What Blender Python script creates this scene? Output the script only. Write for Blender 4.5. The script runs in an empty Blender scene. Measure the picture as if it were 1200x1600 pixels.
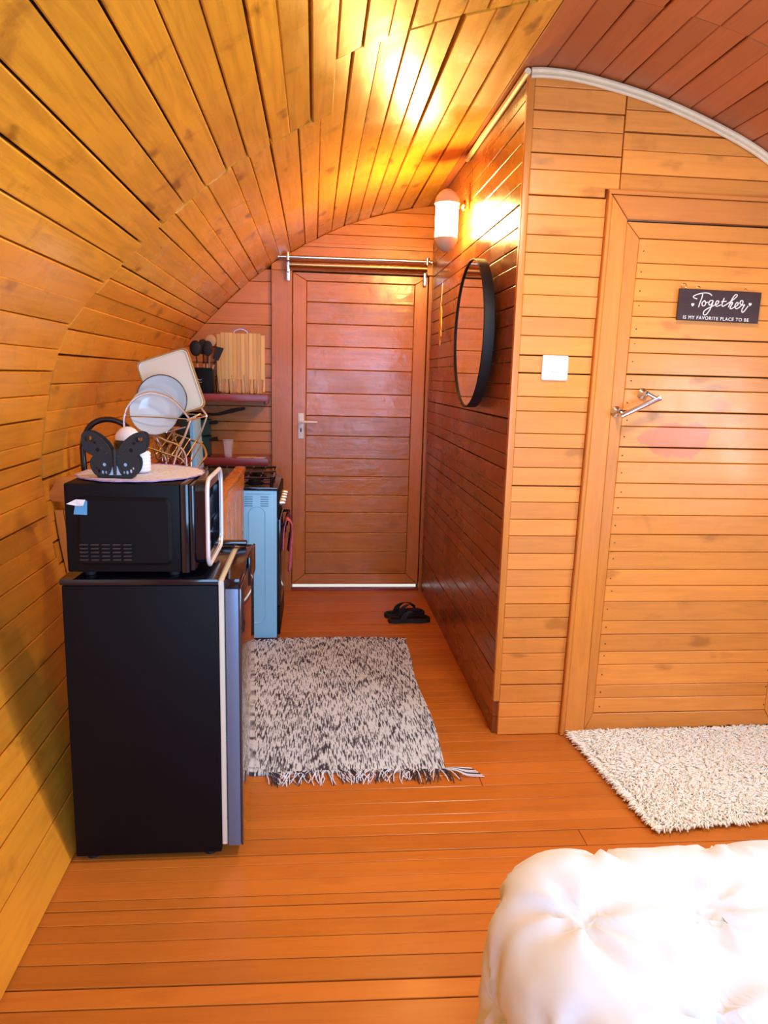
import bpy, bmesh, math, random
from mathutils import Vector, Matrix, noise
random.seed(7)
S = bpy.context.scene
COL = S.collection
PI = math.pi
LAMP_E = 200

# ---------------------------------------------------------------- camera
cam = bpy.data.cameras.new('camera')
camo = bpy.data.objects.new('camera', cam)
COL.objects.link(camo)
S.camera = camo
_y, _p, _r = (math.radians(a) for a in (5.6, 10.4, 1.5))
F = Vector((math.sin(_y)*math.cos(_p), math.cos(_y)*math.cos(_p), -math.sin(_p)))
R0 = Vector((math.cos(_y), -math.sin(_y), 0))
U0 = R0.cross(F)
RT = R0*math.cos(_r) + U0*math.sin(_r)
UP = -R0*math.sin(_r) + U0*math.cos(_r)
m = Matrix((RT, UP, -F)).transposed().to_4x4()
m.translation = Vector((0, 0, 1.47))
camo.matrix_world = m
cam.sensor_fit = 'VERTICAL'
cam.sensor_height = 36
cam.lens = 1140*36/1600
cam.clip_start = .02

# ---------------------------------------------------------------- world, lights, exposure
W = bpy.data.worlds.new('world')
S.world = W
W.use_nodes = True
nt = W.node_tree
bg = nt.nodes['Background']
sky = nt.nodes.new('ShaderNodeTexSky')
sky.sky_type = 'HOSEK_WILKIE'
sky.sun_direction = (.25, .75, .62)
sky.turbidity = 3
nt.links.new(sky.outputs[0], bg.inputs[0])
bg.inputs[1].default_value = 1.6

S.view_settings.view_transform = 'Standard'
S.view_settings.look = 'None'
S.view_settings.exposure = 0.12
S.view_settings.gamma = 1
S.view_settings.use_curve_mapping = False

def area(name, loc, target, sx, sy, power, color, spread=180):
    l = bpy.data.lights.new(name, 'AREA')
    l.shape = 'RECTANGLE'; l.size = sx; l.size_y = sy
    l.energy = power; l.color = color; l.spread = math.radians(spread)
    o = bpy.data.objects.new(name, l)
    COL.objects.link(o)
    o.location = loc
    o.rotation_euler = (Vector(target)-Vector(loc)).to_track_quat('-Z', 'Y').to_euler()
    return o
# daylight through the glazed front of the room behind the camera
def sun(name, d, power, color):
    l = bpy.data.lights.new(name, 'SUN'); l.energy = power; l.color = color; l.angle = .01
    o = bpy.data.objects.new(name, l); COL.objects.link(o); o.location = (0, 9, 6)
    o.rotation_euler = Vector(d).to_track_quat('-Z', 'Y').to_euler(); return o
sun('sun', (-.25, -.75, -.62), 5.0, (1, .96, .9))     # stands behind the pod and lights the ground outside the back door
area('daylight_front', (.60, -1.12, 1.35), (.50, 3, 1.1), 1.6, 1.7, 95, (.30, .58, 1.0))
# daylight through the side window beside the bed
area('daylight_side', (2.50, .95, 1.25), (0, .95, .9), 1.3, .8, 40, (.70, .84, 1.0))
# the bedroom's own ceiling lamp (its housing is built below)
def disc_lamp(name, loc, size, power, color):
    l = bpy.data.lights.new(name, 'AREA')
    l.shape = 'DISK'; l.size = size; l.energy = power; l.color = color
    o = bpy.data.objects.new(name, l); COL.objects.link(o); o.location = loc
    return o
disc_lamp('bedroom_lamp_light', (.85, 1.84, 2.42), .22, 23, (1.0, .86, .68))

# ---------------------------------------------------------------- materials
MATS = {}
def new_mat(name):
    mt = bpy.data.materials.new(name)
    mt.use_nodes = True
    return mt, mt.node_tree, mt.node_tree.nodes['Principled BSDF']

def plain(name, col, rough=.5, metal=0, spec=.5, bump=0, bscale=60, trans=0, ior=1.45, emis=None, estr=0, coat=0, var=0.0):
    if name in MATS: return MATS[name]
    mt, t, b = new_mat(name)
    b.inputs['Base Color'].default_value = (*col, 1)
    b.inputs['Roughness'].default_value = rough
    b.inputs['Metallic'].default_value = metal
    b.inputs['Specular IOR Level'].default_value = spec
    b.inputs['Transmission Weight'].default_value = trans
    b.inputs['IOR'].default_value = ior
    b.inputs['Coat Weight'].default_value = coat
    if emis:
        b.inputs['Emission Color'].default_value = (*emis, 1)
        b.inputs['Emission Strength'].default_value = estr
    n = t.nodes.new('ShaderNodeTexNoise'); n.inputs['Scale'].default_value = bscale; n.inputs['Detail'].default_value = 4
    tc = t.nodes.new('ShaderNodeTexCoord'); t.links.new(tc.outputs['Object'], n.inputs['Vector'])
    if bump:
        bp = t.nodes.new('ShaderNodeBump'); bp.inputs['Strength'].default_value = bump; bp.inputs['Distance'].default_value = .002
        t.links.new(n.outputs[0], bp.inputs['Height']); t.links.new(bp.outputs[0], b.inputs['Normal'])
    if var:
        mx = t.nodes.new('ShaderNodeMix'); mx.data_type = 'RGBA'
        mx.inputs[6].default_value = (*[c*(1-var) for c in col], 1); mx.inputs[7].default_value = (*[min(1, c*(1+var)) for c in col], 1)
        t.links.new(n.outputs[0], mx.inputs[0]); t.links.new(mx.outputs[2], b.inputs['Base Color'])
    MATS[name] = mt
    return mt

def wood(name, base, dark, axis='x', rough=.36, knots=.5, bump=.35, stain=None, weather=0.0, dirt=.35, seed=0):
    """painted pine: paint colour with slow blotches, faint grain along the axis, worn spots and knots"""
    if name in MATS: return MATS[name]
    mt, t, b = new_mat(name)
    N, L = t.nodes, t.links
    geo = N.new('ShaderNodeNewGeometry'); oi = N.new('ShaderNodeObjectInfo')
    mul = N.new('ShaderNodeMath'); mul.operation = 'MULTIPLY'; mul.inputs[1].default_value = 37.0
    L.new(oi.outputs['Random'], mul.inputs[0])
    add = N.new('ShaderNodeVectorMath'); add.operation = 'ADD'
    cb = N.new('ShaderNodeCombineXYZ')
    for i in range(3): L.new(mul.outputs[0], cb.inputs[i])
    L.new(geo.outputs['Position'], add.inputs[0]); L.new(cb.outputs[0], add.inputs[1])
    mp = N.new('ShaderNodeMapping')
    sc = {'x': (1, 14, 14), 'y': (14, 1, 14), 'z': (14, 14, 1)}[axis]
    mp.inputs['Scale'].default_value = sc
    L.new(add.outputs[0], mp.inputs[0])
    def noise_(scale, detail, vec, dist=0.0, rgh=.5):
        n = N.new('ShaderNodeTexNoise'); n.inputs['Scale'].default_value = scale
        n.inputs['Detail'].default_value = detail; n.inputs['Distortion'].default_value = dist
        n.inputs['Roughness'].default_value = rgh
        L.new(vec, n.inputs['Vector']); return n.outputs[0]
    def ramp(src, a, bb):
        r = N.new('ShaderNodeMapRange'); r.inputs[1].default_value = a; r.inputs[2].default_value = bb
        L.new(src, r.inputs[0]); return r.outputs[0]
    def mix(fac, a, c, mode='MIX'):
        x = N.new('ShaderNodeMix'); x.data_type = 'RGBA'; x.blend_type = mode
        if isinstance(fac, float): x.inputs[0].default_value = fac
        else: L.new(fac, x.inputs[0])
        for i, v in ((6, a), (7, c)):
            if isinstance(v, tuple): x.inputs[i].default_value = (*v, 1)
            else: L.new(v, x.inputs[i])
        return x.outputs[2]
    def scl(src, k):
        q = N.new('ShaderNodeMath'); q.operation = 'MULTIPLY'; q.inputs[1].default_value = k
        L.new(src, q.inputs[0]); return q.outputs[0]
    blot = ramp(noise_(3.2, 3, geo.outputs['Position']), .35, .75)
    c = mix(scl(blot, .45), base, tuple(base[i]*.62+dark[i]*.38 for i in range(3)))
    grain = ramp(noise_(2.4, 6, mp.outputs[0], 1.2, .6), .42, .72)
    c = mix(scl(grain, .28+weather*.4), c, dark)
    # knots: sparse dark eyes
    mk = N.new('ShaderNodeMapping')
    mk.inputs['Scale'].default_value = {'x': (1, 2.1, 2.1), 'y': (2.1, 1, 2.1), 'z': (2.1, 2.1, 1)}[axis]
    L.new(add.outputs[0], mk.inputs[0])
    vo = N.new('ShaderNodeTexVoronoi'); vo.inputs['Scale'].default_value = 3.0
    vo.inputs['Randomness'].default_value = 1.0
    wob = N.new('ShaderNodeTexNoise'); wob.inputs['Scale'].default_value = 14
    L.new(mk.outputs[0], wob.inputs['Vector'])
    va = N.new('ShaderNodeVectorMath'); va.operation = 'MULTIPLY_ADD'; va.inputs[1].default_value = (.1, .1, .1)
    L.new(wob.outputs[1], va.inputs[0]); L.new(mk.outputs[0], va.inputs[2])
    L.new(va.outputs[0], vo.inputs['Vector'])
    kn = ramp(vo.outputs['Distance'], .20, .10)
    c = mix(scl(kn, knots*.8), c, tuple(d*.55 for d in dark))
    # dirty, rubbed patches
    d1 = ramp(noise_(5.5, 6, add.outputs[0], .3, .65), .60, .78)
    c = mix(scl(d1, dirt), c, tuple(d*.8 for d in dark))
    # each board its own tone
    rnd = N.new('ShaderNodeMapRange'); rnd.inputs[3].default_value = .86; rnd.inputs[4].default_value = 1.10
    L.new(oi.outputs['Random'], rnd.inputs[0])
    hsv = N.new('ShaderNodeHueSaturation'); L.new(rnd.outputs[0], hsv.inputs['Value']); L.new(c, hsv.inputs['Color'])
    c = hsv.outputs[0]
    if stain:
        (sx, sz), (rx, rz), scol = stain
        q = N.new('ShaderNodeVectorMath'); q.operation = 'SUBTRACT'; q.inputs[1].default_value = (sx, 0, sz)
        L.new(geo.outputs['Position'], q.inputs[0])
        q2 = N.new('ShaderNodeVectorMath'); q2.operation = 'MULTIPLY'; q2.inputs[1].default_value = (1/rx, 0, 1/rz)
        L.new(q.outputs[0], q2.inputs[0])
        ln = N.new('ShaderNodeVectorMath'); ln.operation = 'LENGTH'; L.new(q2.outputs[0], ln.inputs[0])
        nn = noise_(9, 4, geo.outputs['Position'])
        sm = N.new('ShaderNodeMath'); sm.operation = 'MULTIPLY_ADD'; sm.inputs[1].default_value = 1.6
        L.new(nn, sm.inputs[0]); L.new(ln.outputs['Value'], sm.inputs[2])
        c = mix(scl(ramp(sm.outputs[0], 1.72, 1.66), .75), c, scol)
    L.new(c, b.inputs['Base Color'])
    rr = N.new('ShaderNodeMapRange'); rr.inputs[3].default_value = rough-.08; rr.inputs[4].default_value = rough+.12
    L.new(blot, rr.inputs[0]); L.new(rr.outputs[0], b.inputs['Roughness'])
    bp = N.new('ShaderNodeBump'); bp.inputs['Strength'].default_value = bump; bp.inputs['Distance'].default_value = .004
    hsum = N.new('ShaderNodeMath'); hsum.operation = 'MULTIPLY_ADD'; hsum.inputs[1].default_value = .35
    L.new(noise_(1.6, 5, mp.outputs[0], 1.0, .6), hsum.inputs[0]); L.new(noise_(9, 4, add.outputs[0], .4), hsum.inputs[2])
    L.new(hsum.outputs[0], bp.inputs['Height']); L.new(bp.outputs[0], b.inputs['Normal'])
    MATS[name] = mt
    return mt

ORANGE = (.74, .27, .050); ODARK = (.30, .075, .014)
M_part = wood('painted pine partition', (.82, .31, .055), (.40, .12, .022), 'x', .34, stain=((1.44, 1.262), (.15, .078), (.62, .16, .07)))
M_left = wood('painted pine arch', (.86, .34, .028), (.42, .125, .010), 'y', .33, knots=.7, dirt=.5, weather=.15)
M_ceil = wood('painted pine ceiling', (.88, .41, .032), (.34, .11, .010), 'y', .30, knots=.9, dirt=.7, weather=.45)
M_right = wood('shaded painted pine bedroom ceiling', (.50, .15, .045), (.27, .07, .02), 'y', .38, knots=.3)  # weaker lamplight past the partition is put into this redder, darker base
M_hall = wood('shaded painted pine hall wall', (.31, .088, .022), (.12, .03, .010), 'y', .26, knots=.4, dirt=.4, bump=.14)  # same paint as the other walls; the hall's shade is put into the colour
M_backw = wood('painted pine back wall', (.64, .215, .022), (.28, .08, .010), 'x', .32)
M_floor = wood('painted floorboard', (.60, .185, .022), (.36, .08, .010), 'x', .36, knots=.15, bump=.2, dirt=.18)
M_casing = wood('painted casing', (.76, .28, .045), (.36, .10, .025), 'z', .34, knots=.15, dirt=.2)
M_casingx = wood('painted casing across', (.70, .25, .05), (.36, .10, .03), 'x', .34, knots=.1, dirt=.2)
M_bdoor = wood('back door panel', (.60, .205, .034), (.28, .075, .014), 'x', .26, knots=.25, bump=.9, dirt=.45, weather=.35)
M_bframe = wood('back door frame', (.58, .19, .030), (.27, .07, .012), 'z', .3, knots=.2)
M_dark = plain('dark gap backing', (.035, .012, .005), .8)
M_cream = plain('cream cord', (.80, .66, .42), .5, var=.12, bscale=30)
M_shelf = wood('maroon shelf', (.30, .035, .03), (.14, .018, .014), 'x', .3, knots=.1)
M_black = plain('black gloss', (.006, .007, .012), .12, coat=.3)
M_blackm = plain('black satin', (.0035, .0035, .005), .5, spec=.18, bump=.05, bscale=300)
M_blackr = plain('black rubber', (.012, .012, .014), .6)
M_chrome = plain('chrome', (.78, .86, .96), .2, metal=1)
M_steel = plain('brushed steel', (.62, .64, .68), .3, metal=1)
M_bronze = plain('bronze rod', (.50, .24, .08), .25, metal=1)
M_white = plain('white plastic', (.80, .82, .88), .35)
M_glass = plain('clear glass', (.97, .98, 1), .02, trans=1, ior=1.16)
M_blue = plain('daylight-tinted enamel', (.30, .70, 1.0), .3, bump=.03)  # cool daylight on the stove's silver-white side is put into this blue

# ---------------------------------------------------------------- mesh helpers
class MB:
    def __init__(s): s.v = []; s.f = []; s.sm = []
    def add(s, v, f, smooth=False):
        o = len(s.v); s.v += [tuple(p) for p in v]; s.f += [tuple(i+o for i in q) for q in f]; s.sm += [smooth]*len(f)
        return s
    def box(s, x0, x1, y0, y1, z0, z1, b=0.0):
        if b <= 0:
            v = [(x, y, z) for x in (x0, x1) for y in (y0, y1) for z in (z0, z1)]
            f = [(0, 1, 3, 2), (4, 6, 7, 5), (0, 4, 5, 1), (2, 3, 7, 6), (0, 2, 6, 4), (1, 5, 7, 3)]
            return s.add(v, f)
        bm = bmesh.new(); bmesh.ops.create_cube(bm, size=1)
        for q in bm.verts:
            q.co = Vector(((x0+x1)/2+q.co.x*(x1-x0), (y0+y1)/2+q.co.y*(y1-y0), (z0+z1)/2+q.co.z*(z1-z0)))
        bmesh.ops.bevel(bm, geom=bm.edges[:], offset=min(b, .45*min(x1-x0, y1-y0, z1-z0)), segments=2, affect='EDGES', profile=.6)
        bm.verts.index_update()
        s.add([q.co[:] for q in bm.verts], [tuple(x.index for x in f.verts) for f in bm.faces], True); bm.free()
        return s
    def tube(s, pts, r, n=8, closed=False, cap=True):
        pts = [Vector(p) for p in pts]; k = len(pts)
        rs = r if isinstance(r, (list, tuple)) else [r]*k
        prev = None; rings = []
        for i, p in enumerate(pts):
            a = pts[i-1] if (i or closed) else p; c = pts[(i+1) % k] if (i < k-1 or closed) else p
            d = (c-a).normalized()
            if prev is None:
                h = Vector((0, 0, 1)) if abs(d.z) < .9 else Vector((1, 0, 0)); prev = d.cross(h).normalized()
            prev = (prev - d*prev.dot(d)).normalized(); w = d.cross(prev)
            rings.append([p+(prev*math.cos(2*PI*j/n)+w*math.sin(2*PI*j/n))*rs[i] for j in range(n)])
        v = [q for g in rings for q in g]; f = []
        for i in range(k if closed else k-1):
            for j in range(n):
                f.append((i*n+j, i*n+(j+1) % n, ((i+1) % k)*n+(j+1) % n, ((i+1) % k)*n+j))
        if not closed and cap: f += [tuple(range(n))[::-1], tuple(range((k-1)*n, k*n))]
        return s.add(v, f, True)
    def lathe(s, prof, c=(0, 0, 0), n=32, M=None, cap=False):
        v = []
        for r, z in prof:
            for j in range(n):
                p = Vector((r*math.cos(2*PI*j/n), r*math.sin(2*PI*j/n), z))
                if M is not None: p = M @ p
                v.append(p+Vector(c))
        f = [(i*n+j, i*n+(j+1) % n, (i+1)*n+(j+1) % n, (i+1)*n+j) for i in range(len(prof)-1) for j in range(n)]
        if cap: f += [tuple(range(n))[::-1], tuple(range((len(prof)-1)*n, len(prof)*n))]
        return s.add(v, f, True)
    def slab(s, poly, org, ex, ey, nrm, t, c=0.0, smooth=False):
        """convex or plain polygon in the plane (org, ex, ey), extruded t along nrm, front edge chamfered by c"""
        org, ex, ey, nrm = map(Vector, (org, ex, ey, nrm)); k = len(poly)
        ar = sum(poly[i][0]*poly[(i+1) % k][1]-poly[(i+1) % k][0]*poly[i][1] for i in range(k))
        if ar < 0: poly = poly[::-1]
        ins = []
        for i in range(k):
            p = Vector(poly[i]); a = (p-Vector(poly[i-1])); b_ = (Vector(poly[(i+1) % k])-p)
            a = a.normalized() if a.length > 1e-7 else b_.normalized(); b_ = b_.normalized() if b_.length > 1e-7 else a
            n1 = Vector((-a.y, a.x)); n2 = Vector((-b_.y, b_.x)); w = n1+n2
            den = max(.35, 1+n1.dot(n2))
            ins.append(p+w*c/den)
        P3 = lambda q, h: org+ex*q[0]+ey*q[1]+nrm*h
        v = [P3(q, 0) for q in poly]+[P3(q, t-c*.7) for q in poly]+[P3(q, t) for q in ins]
        f = [tuple(range(k))[::-1], tuple(range(2*k, 3*k))]
        for l in (0, 1):
            f += [(l*k+i, l*k+(i+1) % k, (l+1)*k+(i+1) % k, (l+1)*k+i) for i in range(k)]
        if ex.cross(ey).dot(nrm) < 0: f = [q[::-1] for q in f]
        return s.add(v, f, smooth)
    def mesh(s, name):
        me = bpy.data.meshes.new(name); me.from_pydata(s.v, [], s.f); me.validate()
        if any(s.sm) and len(me.polygons) == len(s.sm): me.polygons.foreach_set('use_smooth', s.sm); (me.set_sharp_from_angle(angle=math.radians(38)) if name not in ('duvet', 'pile') else None)
        me.update(); return me
    def build(s, name, mat, parent=None, center=True, loc=None):
        """link as ONE object; its origin goes to the middle of its base"""
        o = bpy.data.objects.new(name, None)
        bpy.data.objects.remove(o)
        base = Vector((0, 0, 0))
        if center and s.v:
            xs, ys, zs = zip(*s.v); base = Vector(((min(xs)+max(xs))/2, (min(ys)+max(ys))/2, min(zs)))
            s.v = [(x-base.x, y-base.y, z-base.z) for x, y, z in s.v]
        me = s.mesh(name); o = bpy.data.objects.new(name, me); COL.objects.link(o)
        if mat: me.materials.append(mat)
        if parent is not None:
            o.parent = parent; o.location = base-world_loc(parent)
        else: o.location = base
        if loc: o.location = loc
        return o

def world_loc(o):
    p = Vector(o.location)
    while o.parent is not None: o = o.parent; p = p+Vector(o.location)
    return p

def tag(o, label=None, cat=None, group=None, kind=None):
    if label: o['label'] = label
    if cat: o['category'] = cat
    if group: o['group'] = group
    if kind: o['kind'] = kind
    return o
def thing(name, label, cat, loc, group=None):
    o = bpy.data.objects.new(name, None); COL.objects.link(o); o.location = loc
    o.empty_display_size = .05
    return tag(o, label, cat, group)
def struct(name, loc=(0, 0, 0)):
    o = bpy.data.objects.new(name, None); COL.objects.link(o); o.location = loc; o.empty_display_size = .05
    return tag(o, kind='structure')
def spin(o, angle, pivot, axis='Z'):
    Mr = Matrix.Rotation(angle, 4, axis); p = Vector(pivot)
    o.matrix_local = Matrix.Translation(p) @ Mr @ Matrix.Translation(-p) @ o.matrix_local
def curve2d(loops, t):
    cu = bpy.data.curves.new('shape', 'CURVE'); cu.dimensions = '2D'; cu.fill_mode = 'BOTH'; cu.extrude = t/2
    for lp in loops:
        sp = cu.splines.new('POLY'); sp.points.add(len(lp)-1); sp.use_cyclic_u = True
        for i, (x, y) in enumerate(lp): sp.points[i].co = (x, y, 0, 1)
    return curve_mesh(cu)
def curve_mesh(cu):
    o = bpy.data.objects.new('shape', cu); COL.objects.link(o)
    dg = bpy.context.evaluated_depsgraph_get(); dg.update()
    me = bpy.data.meshes.new_from_object(o.evaluated_get(dg))
    COL.objects.unlink(o); bpy.data.objects.remove(o)
    return me
def mesh_obj(name, me, mat, parent, mtx):
    me.transform(mtx)
    mb = MB(); mb.add([v.co[:] for v in me.vertices], [tuple(p.vertices) for p in me.polygons])
    return mb.build(name, mat, parent)
def smooth_closed(pts, k=4):
    out = []; n = len(pts)
    for i in range(n):
        p0, p1, p2, p3 = (Vector(pts[(i+j-1) % n]) for j in range(4))
        for q in range(k):
            t = q/k
            out.append(.5*((2*p1)+(p2-p0)*t+(2*p0-5*p1+4*p2-p3)*t*t+(3*p1-p0-3*p2+p3)*t**3))
    return out
def smooth_open(pts, k=5):
    out = []; n = len(pts)
    for i in range(n-1):
        p0, p1, p2, p3 = (Vector(pts[min(max(i+j-1, 0), n-1)]) for j in range(4))
        for q in range(k):
            t = q/k
            out.append(.5*((2*p1)+(p2-p0)*t+(2*p0-5*p1+4*p2-p3)*t*t+(3*p1-p0-3*p2+p3)*t**3))
    return out+[Vector(pts[-1])]
def rrect(x0, x1, y0, y1, r, n=5):
    out = []
    for cx, cy, a0 in ((x1-r, y1-r, 0), (x0+r, y1-r, PI/2), (x0+r, y0+r, PI), (x1-r, y0+r, 1.5*PI)):
        out += [(cx+r*math.cos(a0+PI/2*i/n), cy+r*math.sin(a0+PI/2*i/n)) for i in range(n+1)]
    return out
def ell(cx, cy, rx, ry, n=24): return [(cx+rx*math.cos(2*PI*i/n), cy+ry*math.sin(2*PI*i/n)) for i in range(n)]

# ---------------------------------------------------------------- arch of the pod
LEFT = [(-.72, 0), (-.83, .3), (-.91, .6), (-.96, .9), (-.97, 1.2), (-.9, 1.52), (-.8, 1.69), (-.55, 1.95), (-.3, 2.16), (-.05, 2.31), (.19, 2.43), (.48, 2.52), (.8, 2.58)]
FULL = LEFT+[(1.12, 2.54), (1.43, 2.45), (1.7, 2.33)]+[(1.6-x, z) for x, z in LEFT[:9]][::-1]
ARC = smooth_open([Vector((x, z, 0)) for x, z in FULL], 6)
ARC = [Vector((p.x, p.y)) for p in ARC]
CUM = [0]
for a, b in zip(ARC[:-1], ARC[1:]): CUM.append(CUM[-1]+(b-a).length)
TOT = CUM[-1]
def arc(s):
    s = min(max(s, 0), TOT-1e-6)
    lo = 0
    while CUM[lo+1] < s: lo += 1
    t = (s-CUM[lo])/(CUM[lo+1]-CUM[lo]); p = ARC[lo].lerp(ARC[lo+1], t)
    a = ARC[max(lo-1, 0)]; b = ARC[min(lo+2, len(ARC)-1)]; d = (b-a).normalized()
    return p, Vector((d.y, -d.x))     # inward normal: to the right of travel
def clip(poly, inset=0.0):
    """clip a polygon (x, z) to the inside of the arch"""
    out = [Vector(p) for p in poly]
    for i in range(0, len(ARC)-1, 3):
        a = ARC[i]; b = ARC[min(i+3, len(ARC)-1)]; d = (b-a).normalized(); n = Vector((d.y, -d.x)); a = a+n*inset
        new = []
        for j in range(len(out)):
            p, q = out[j-1], out[j]; dp, dq = (p-a).dot(n), (q-a).dot(n)
            if (dp >= 0) != (dq >= 0): new.append(p.lerp(q, dp/(dp-dq)))
            if dq >= 0: new.append(q)
        out = new
        if len(out) < 3: return []
    cl = []
    for p in out:
        if not cl or (p-cl[-1]).length > .0015: cl.append(p)
    if len(cl) > 2 and (cl[0]-cl[-1]).length < .0015: cl.pop()
    return [tuple(p) for p in cl] if len(cl) > 2 else []

Y0, Y1 = -1.2, 4.95
floor = struct('floor'); w_left = struct('wall_left'); ceil = struct('ceiling'); w_right = struct('wall_right')
w_back = struct('wall_back'); w_part = struct('wall_partition'); w_hall = struct('wall_hall'); w_front = struct('wall_front')

def shell(parent, s0, s1, y0=Y0-.04, y1=Y1+.06, name='backing'):
    mb = MB(); n = max(2, int((s1-s0)/.06)); vi = []; 
    for i in range(n+1):
        p, nn = arc(s0+(s1-s0)*i/n)
        for off in (.026, .05):
            q = p-nn*off
            for y in (y0, y1): vi.append((q.x, y, q.y))
    f = []
    for i in range(n):
        a = i*4; b = a+4
        f += [(a, a+1, b+1, b), (a+2, b+2, b+3, a+3), (a, b, b+2, a+2), (a+1, a+3, b+3, b+1)]
    f += [(0, 2, 3, 1), (n*4, n*4+1, n*4+3, n*4+2)]
    mb.add(vi, f, False); return mb.build(name, M_dark, parent)
S_W = 1.62                      # where wall turns into ceiling
S_R = TOT-1.62
shell(w_left, 0, S_W); shell(ceil, S_W, S_R)

def arch_plank(parent, s0, s1, y0, y1, mat, proud=0.0, skew=0.0):
    mb = MB(); T = .022; c = .003
    ring = []
    for y, dk in ((y0, -skew), (y1, skew)):
        p0, n0 = arc(s0+dk); p1, n1 = arc(s1+dk)
        d = (p1-p0).normalized()
        prof = [p0-n0*T, p0-n0*c+n0*proud, p0+d*c+n0*proud, p1-d*c+n1*proud, p1-n1*c+n1*proud, p1-n1*T]
        ring.append([(q.x, y, q.y) for q in prof])
    k = 6; v = ring[0]+ring[1]
    f = [(i, (i+1) % k, k+(i+1) % k, k+i) for i in range(k)]+[tuple(range(k))[::-1], tuple(range(k, 2*k))]
    mb.add(v, f); return mb.build('plank', mat, parent)

near = [.004, .14, .248, .34, .43, .536, .626, .733, .82, .906, .982, 1.055, 1.13, 1.188, 1.252, 1.333, 1.415, 1.498, 1.581, 1.676, 1.772, 1.867,
        1.961, 2.057, 2.157, 2.256, 2.353, 2.446, 2.528, 2.616, 2.694, 2.775, 2.86, 2.94, 3.02, 3.085, 3.154, 3.245, 3.318, 3.388, 3.47, 3.56]
far = [.004, .09, .18, .27, .355, .44, .53, .61, .70, .79, .87, .95, 1.03, 1.11, 1.20, 1.28, 1.36, 1.46, 1.564, 1.661, 1.756, 1.82, 1.89, 1.952, 2.022, 2.138, 2.212, 2.288, 2.361,
       2.465, 2.536, 2.616, 2.725, 2.809, 2.913, 3.0, 3.089, 3.17, 3.252, 3.351, 3.45, 3.56]
rs = [3.56, 3.66, 3.76, 3.855, 3.946, 4.036, 4.127, 4.218, 4.309, 4.40, 4.49]
q = 4.58
while q < TOT-.05: rs.append(q); q += .088
rs.append(TOT)
def lay(lst, y0, y1, joint=None):
    for i, (a, b) in enumerate(zip(lst[:-1], lst[1:])):
        mid = (a+b)/2
        par = w_left if mid < S_W else (ceil if mid < S_R else w_right)
        mat = M_left if mid < 1.9 else (M_ceil if mid < 3.56 else M_right)
        wide = random.random() < (.28 if mid > 1.7 else .12)
        g = random.uniform(.0015, .0028)+(random.uniform(.003, .0055) if wide else 0)
        j0 = joint(mid) if joint else y0
        arch_plank(par, a+g, b-g*.4, y0 if joint is None else y0, y1, mat, random.uniform(-.003, .003), random.uniform(-.0035, .0035))
def joint_y(mid): return 2.70 if mid < 2.9 else 2.28
random.seed(11)
for lst, rng in ((near, 'n'), (far, 'f')):
    for i, (a, b) in enumerate(zip(lst[:-1], lst[1:])):
        mid = (a+b)/2; jy = (2.72 if mid < 2.84 else 2.30)+random.uniform(-.012, .012)
        par = w_left if mid < S_W else ceil
        mat = M_left if mid < 1.9 else M_ceil
        wide = random.random() < (.32 if mid > 1.7 else .14)
        g = random.uniform(.0010, .0020)+(random.uniform(.0025, .0045) if wide else 0)
        y0, y1 = (Y0, jy-.002) if rng == 'n' else (jy+.002, Y1+.04)
        arch_plank(par, a+g, b-g*.5, y0, y1, mat, random.uniform(-.003, .003), random.uniform(-.004, .004) if a > .1 else 0)
RIGHT_WIN = (TOT-1.75, TOT-.75, .3, 1.6)
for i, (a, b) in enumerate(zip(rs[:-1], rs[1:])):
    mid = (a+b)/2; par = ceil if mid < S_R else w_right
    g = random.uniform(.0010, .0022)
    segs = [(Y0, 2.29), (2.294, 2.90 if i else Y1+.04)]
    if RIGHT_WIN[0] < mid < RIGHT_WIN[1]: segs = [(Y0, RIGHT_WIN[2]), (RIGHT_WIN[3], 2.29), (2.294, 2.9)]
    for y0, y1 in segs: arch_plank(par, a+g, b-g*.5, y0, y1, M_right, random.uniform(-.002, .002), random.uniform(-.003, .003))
shell(w_right, S_R, RIGHT_WIN[0]); shell(w_right, RIGHT_WIN[1], TOT)
shell(w_right, RIGHT_WIN[0], RIGHT_WIN[1], Y0-.04, RIGHT_WIN[2]); shell(w_right, RIGHT_WIN[0], RIGHT_WIN[1], RIGHT_WIN[3], Y1+.06)

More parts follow.
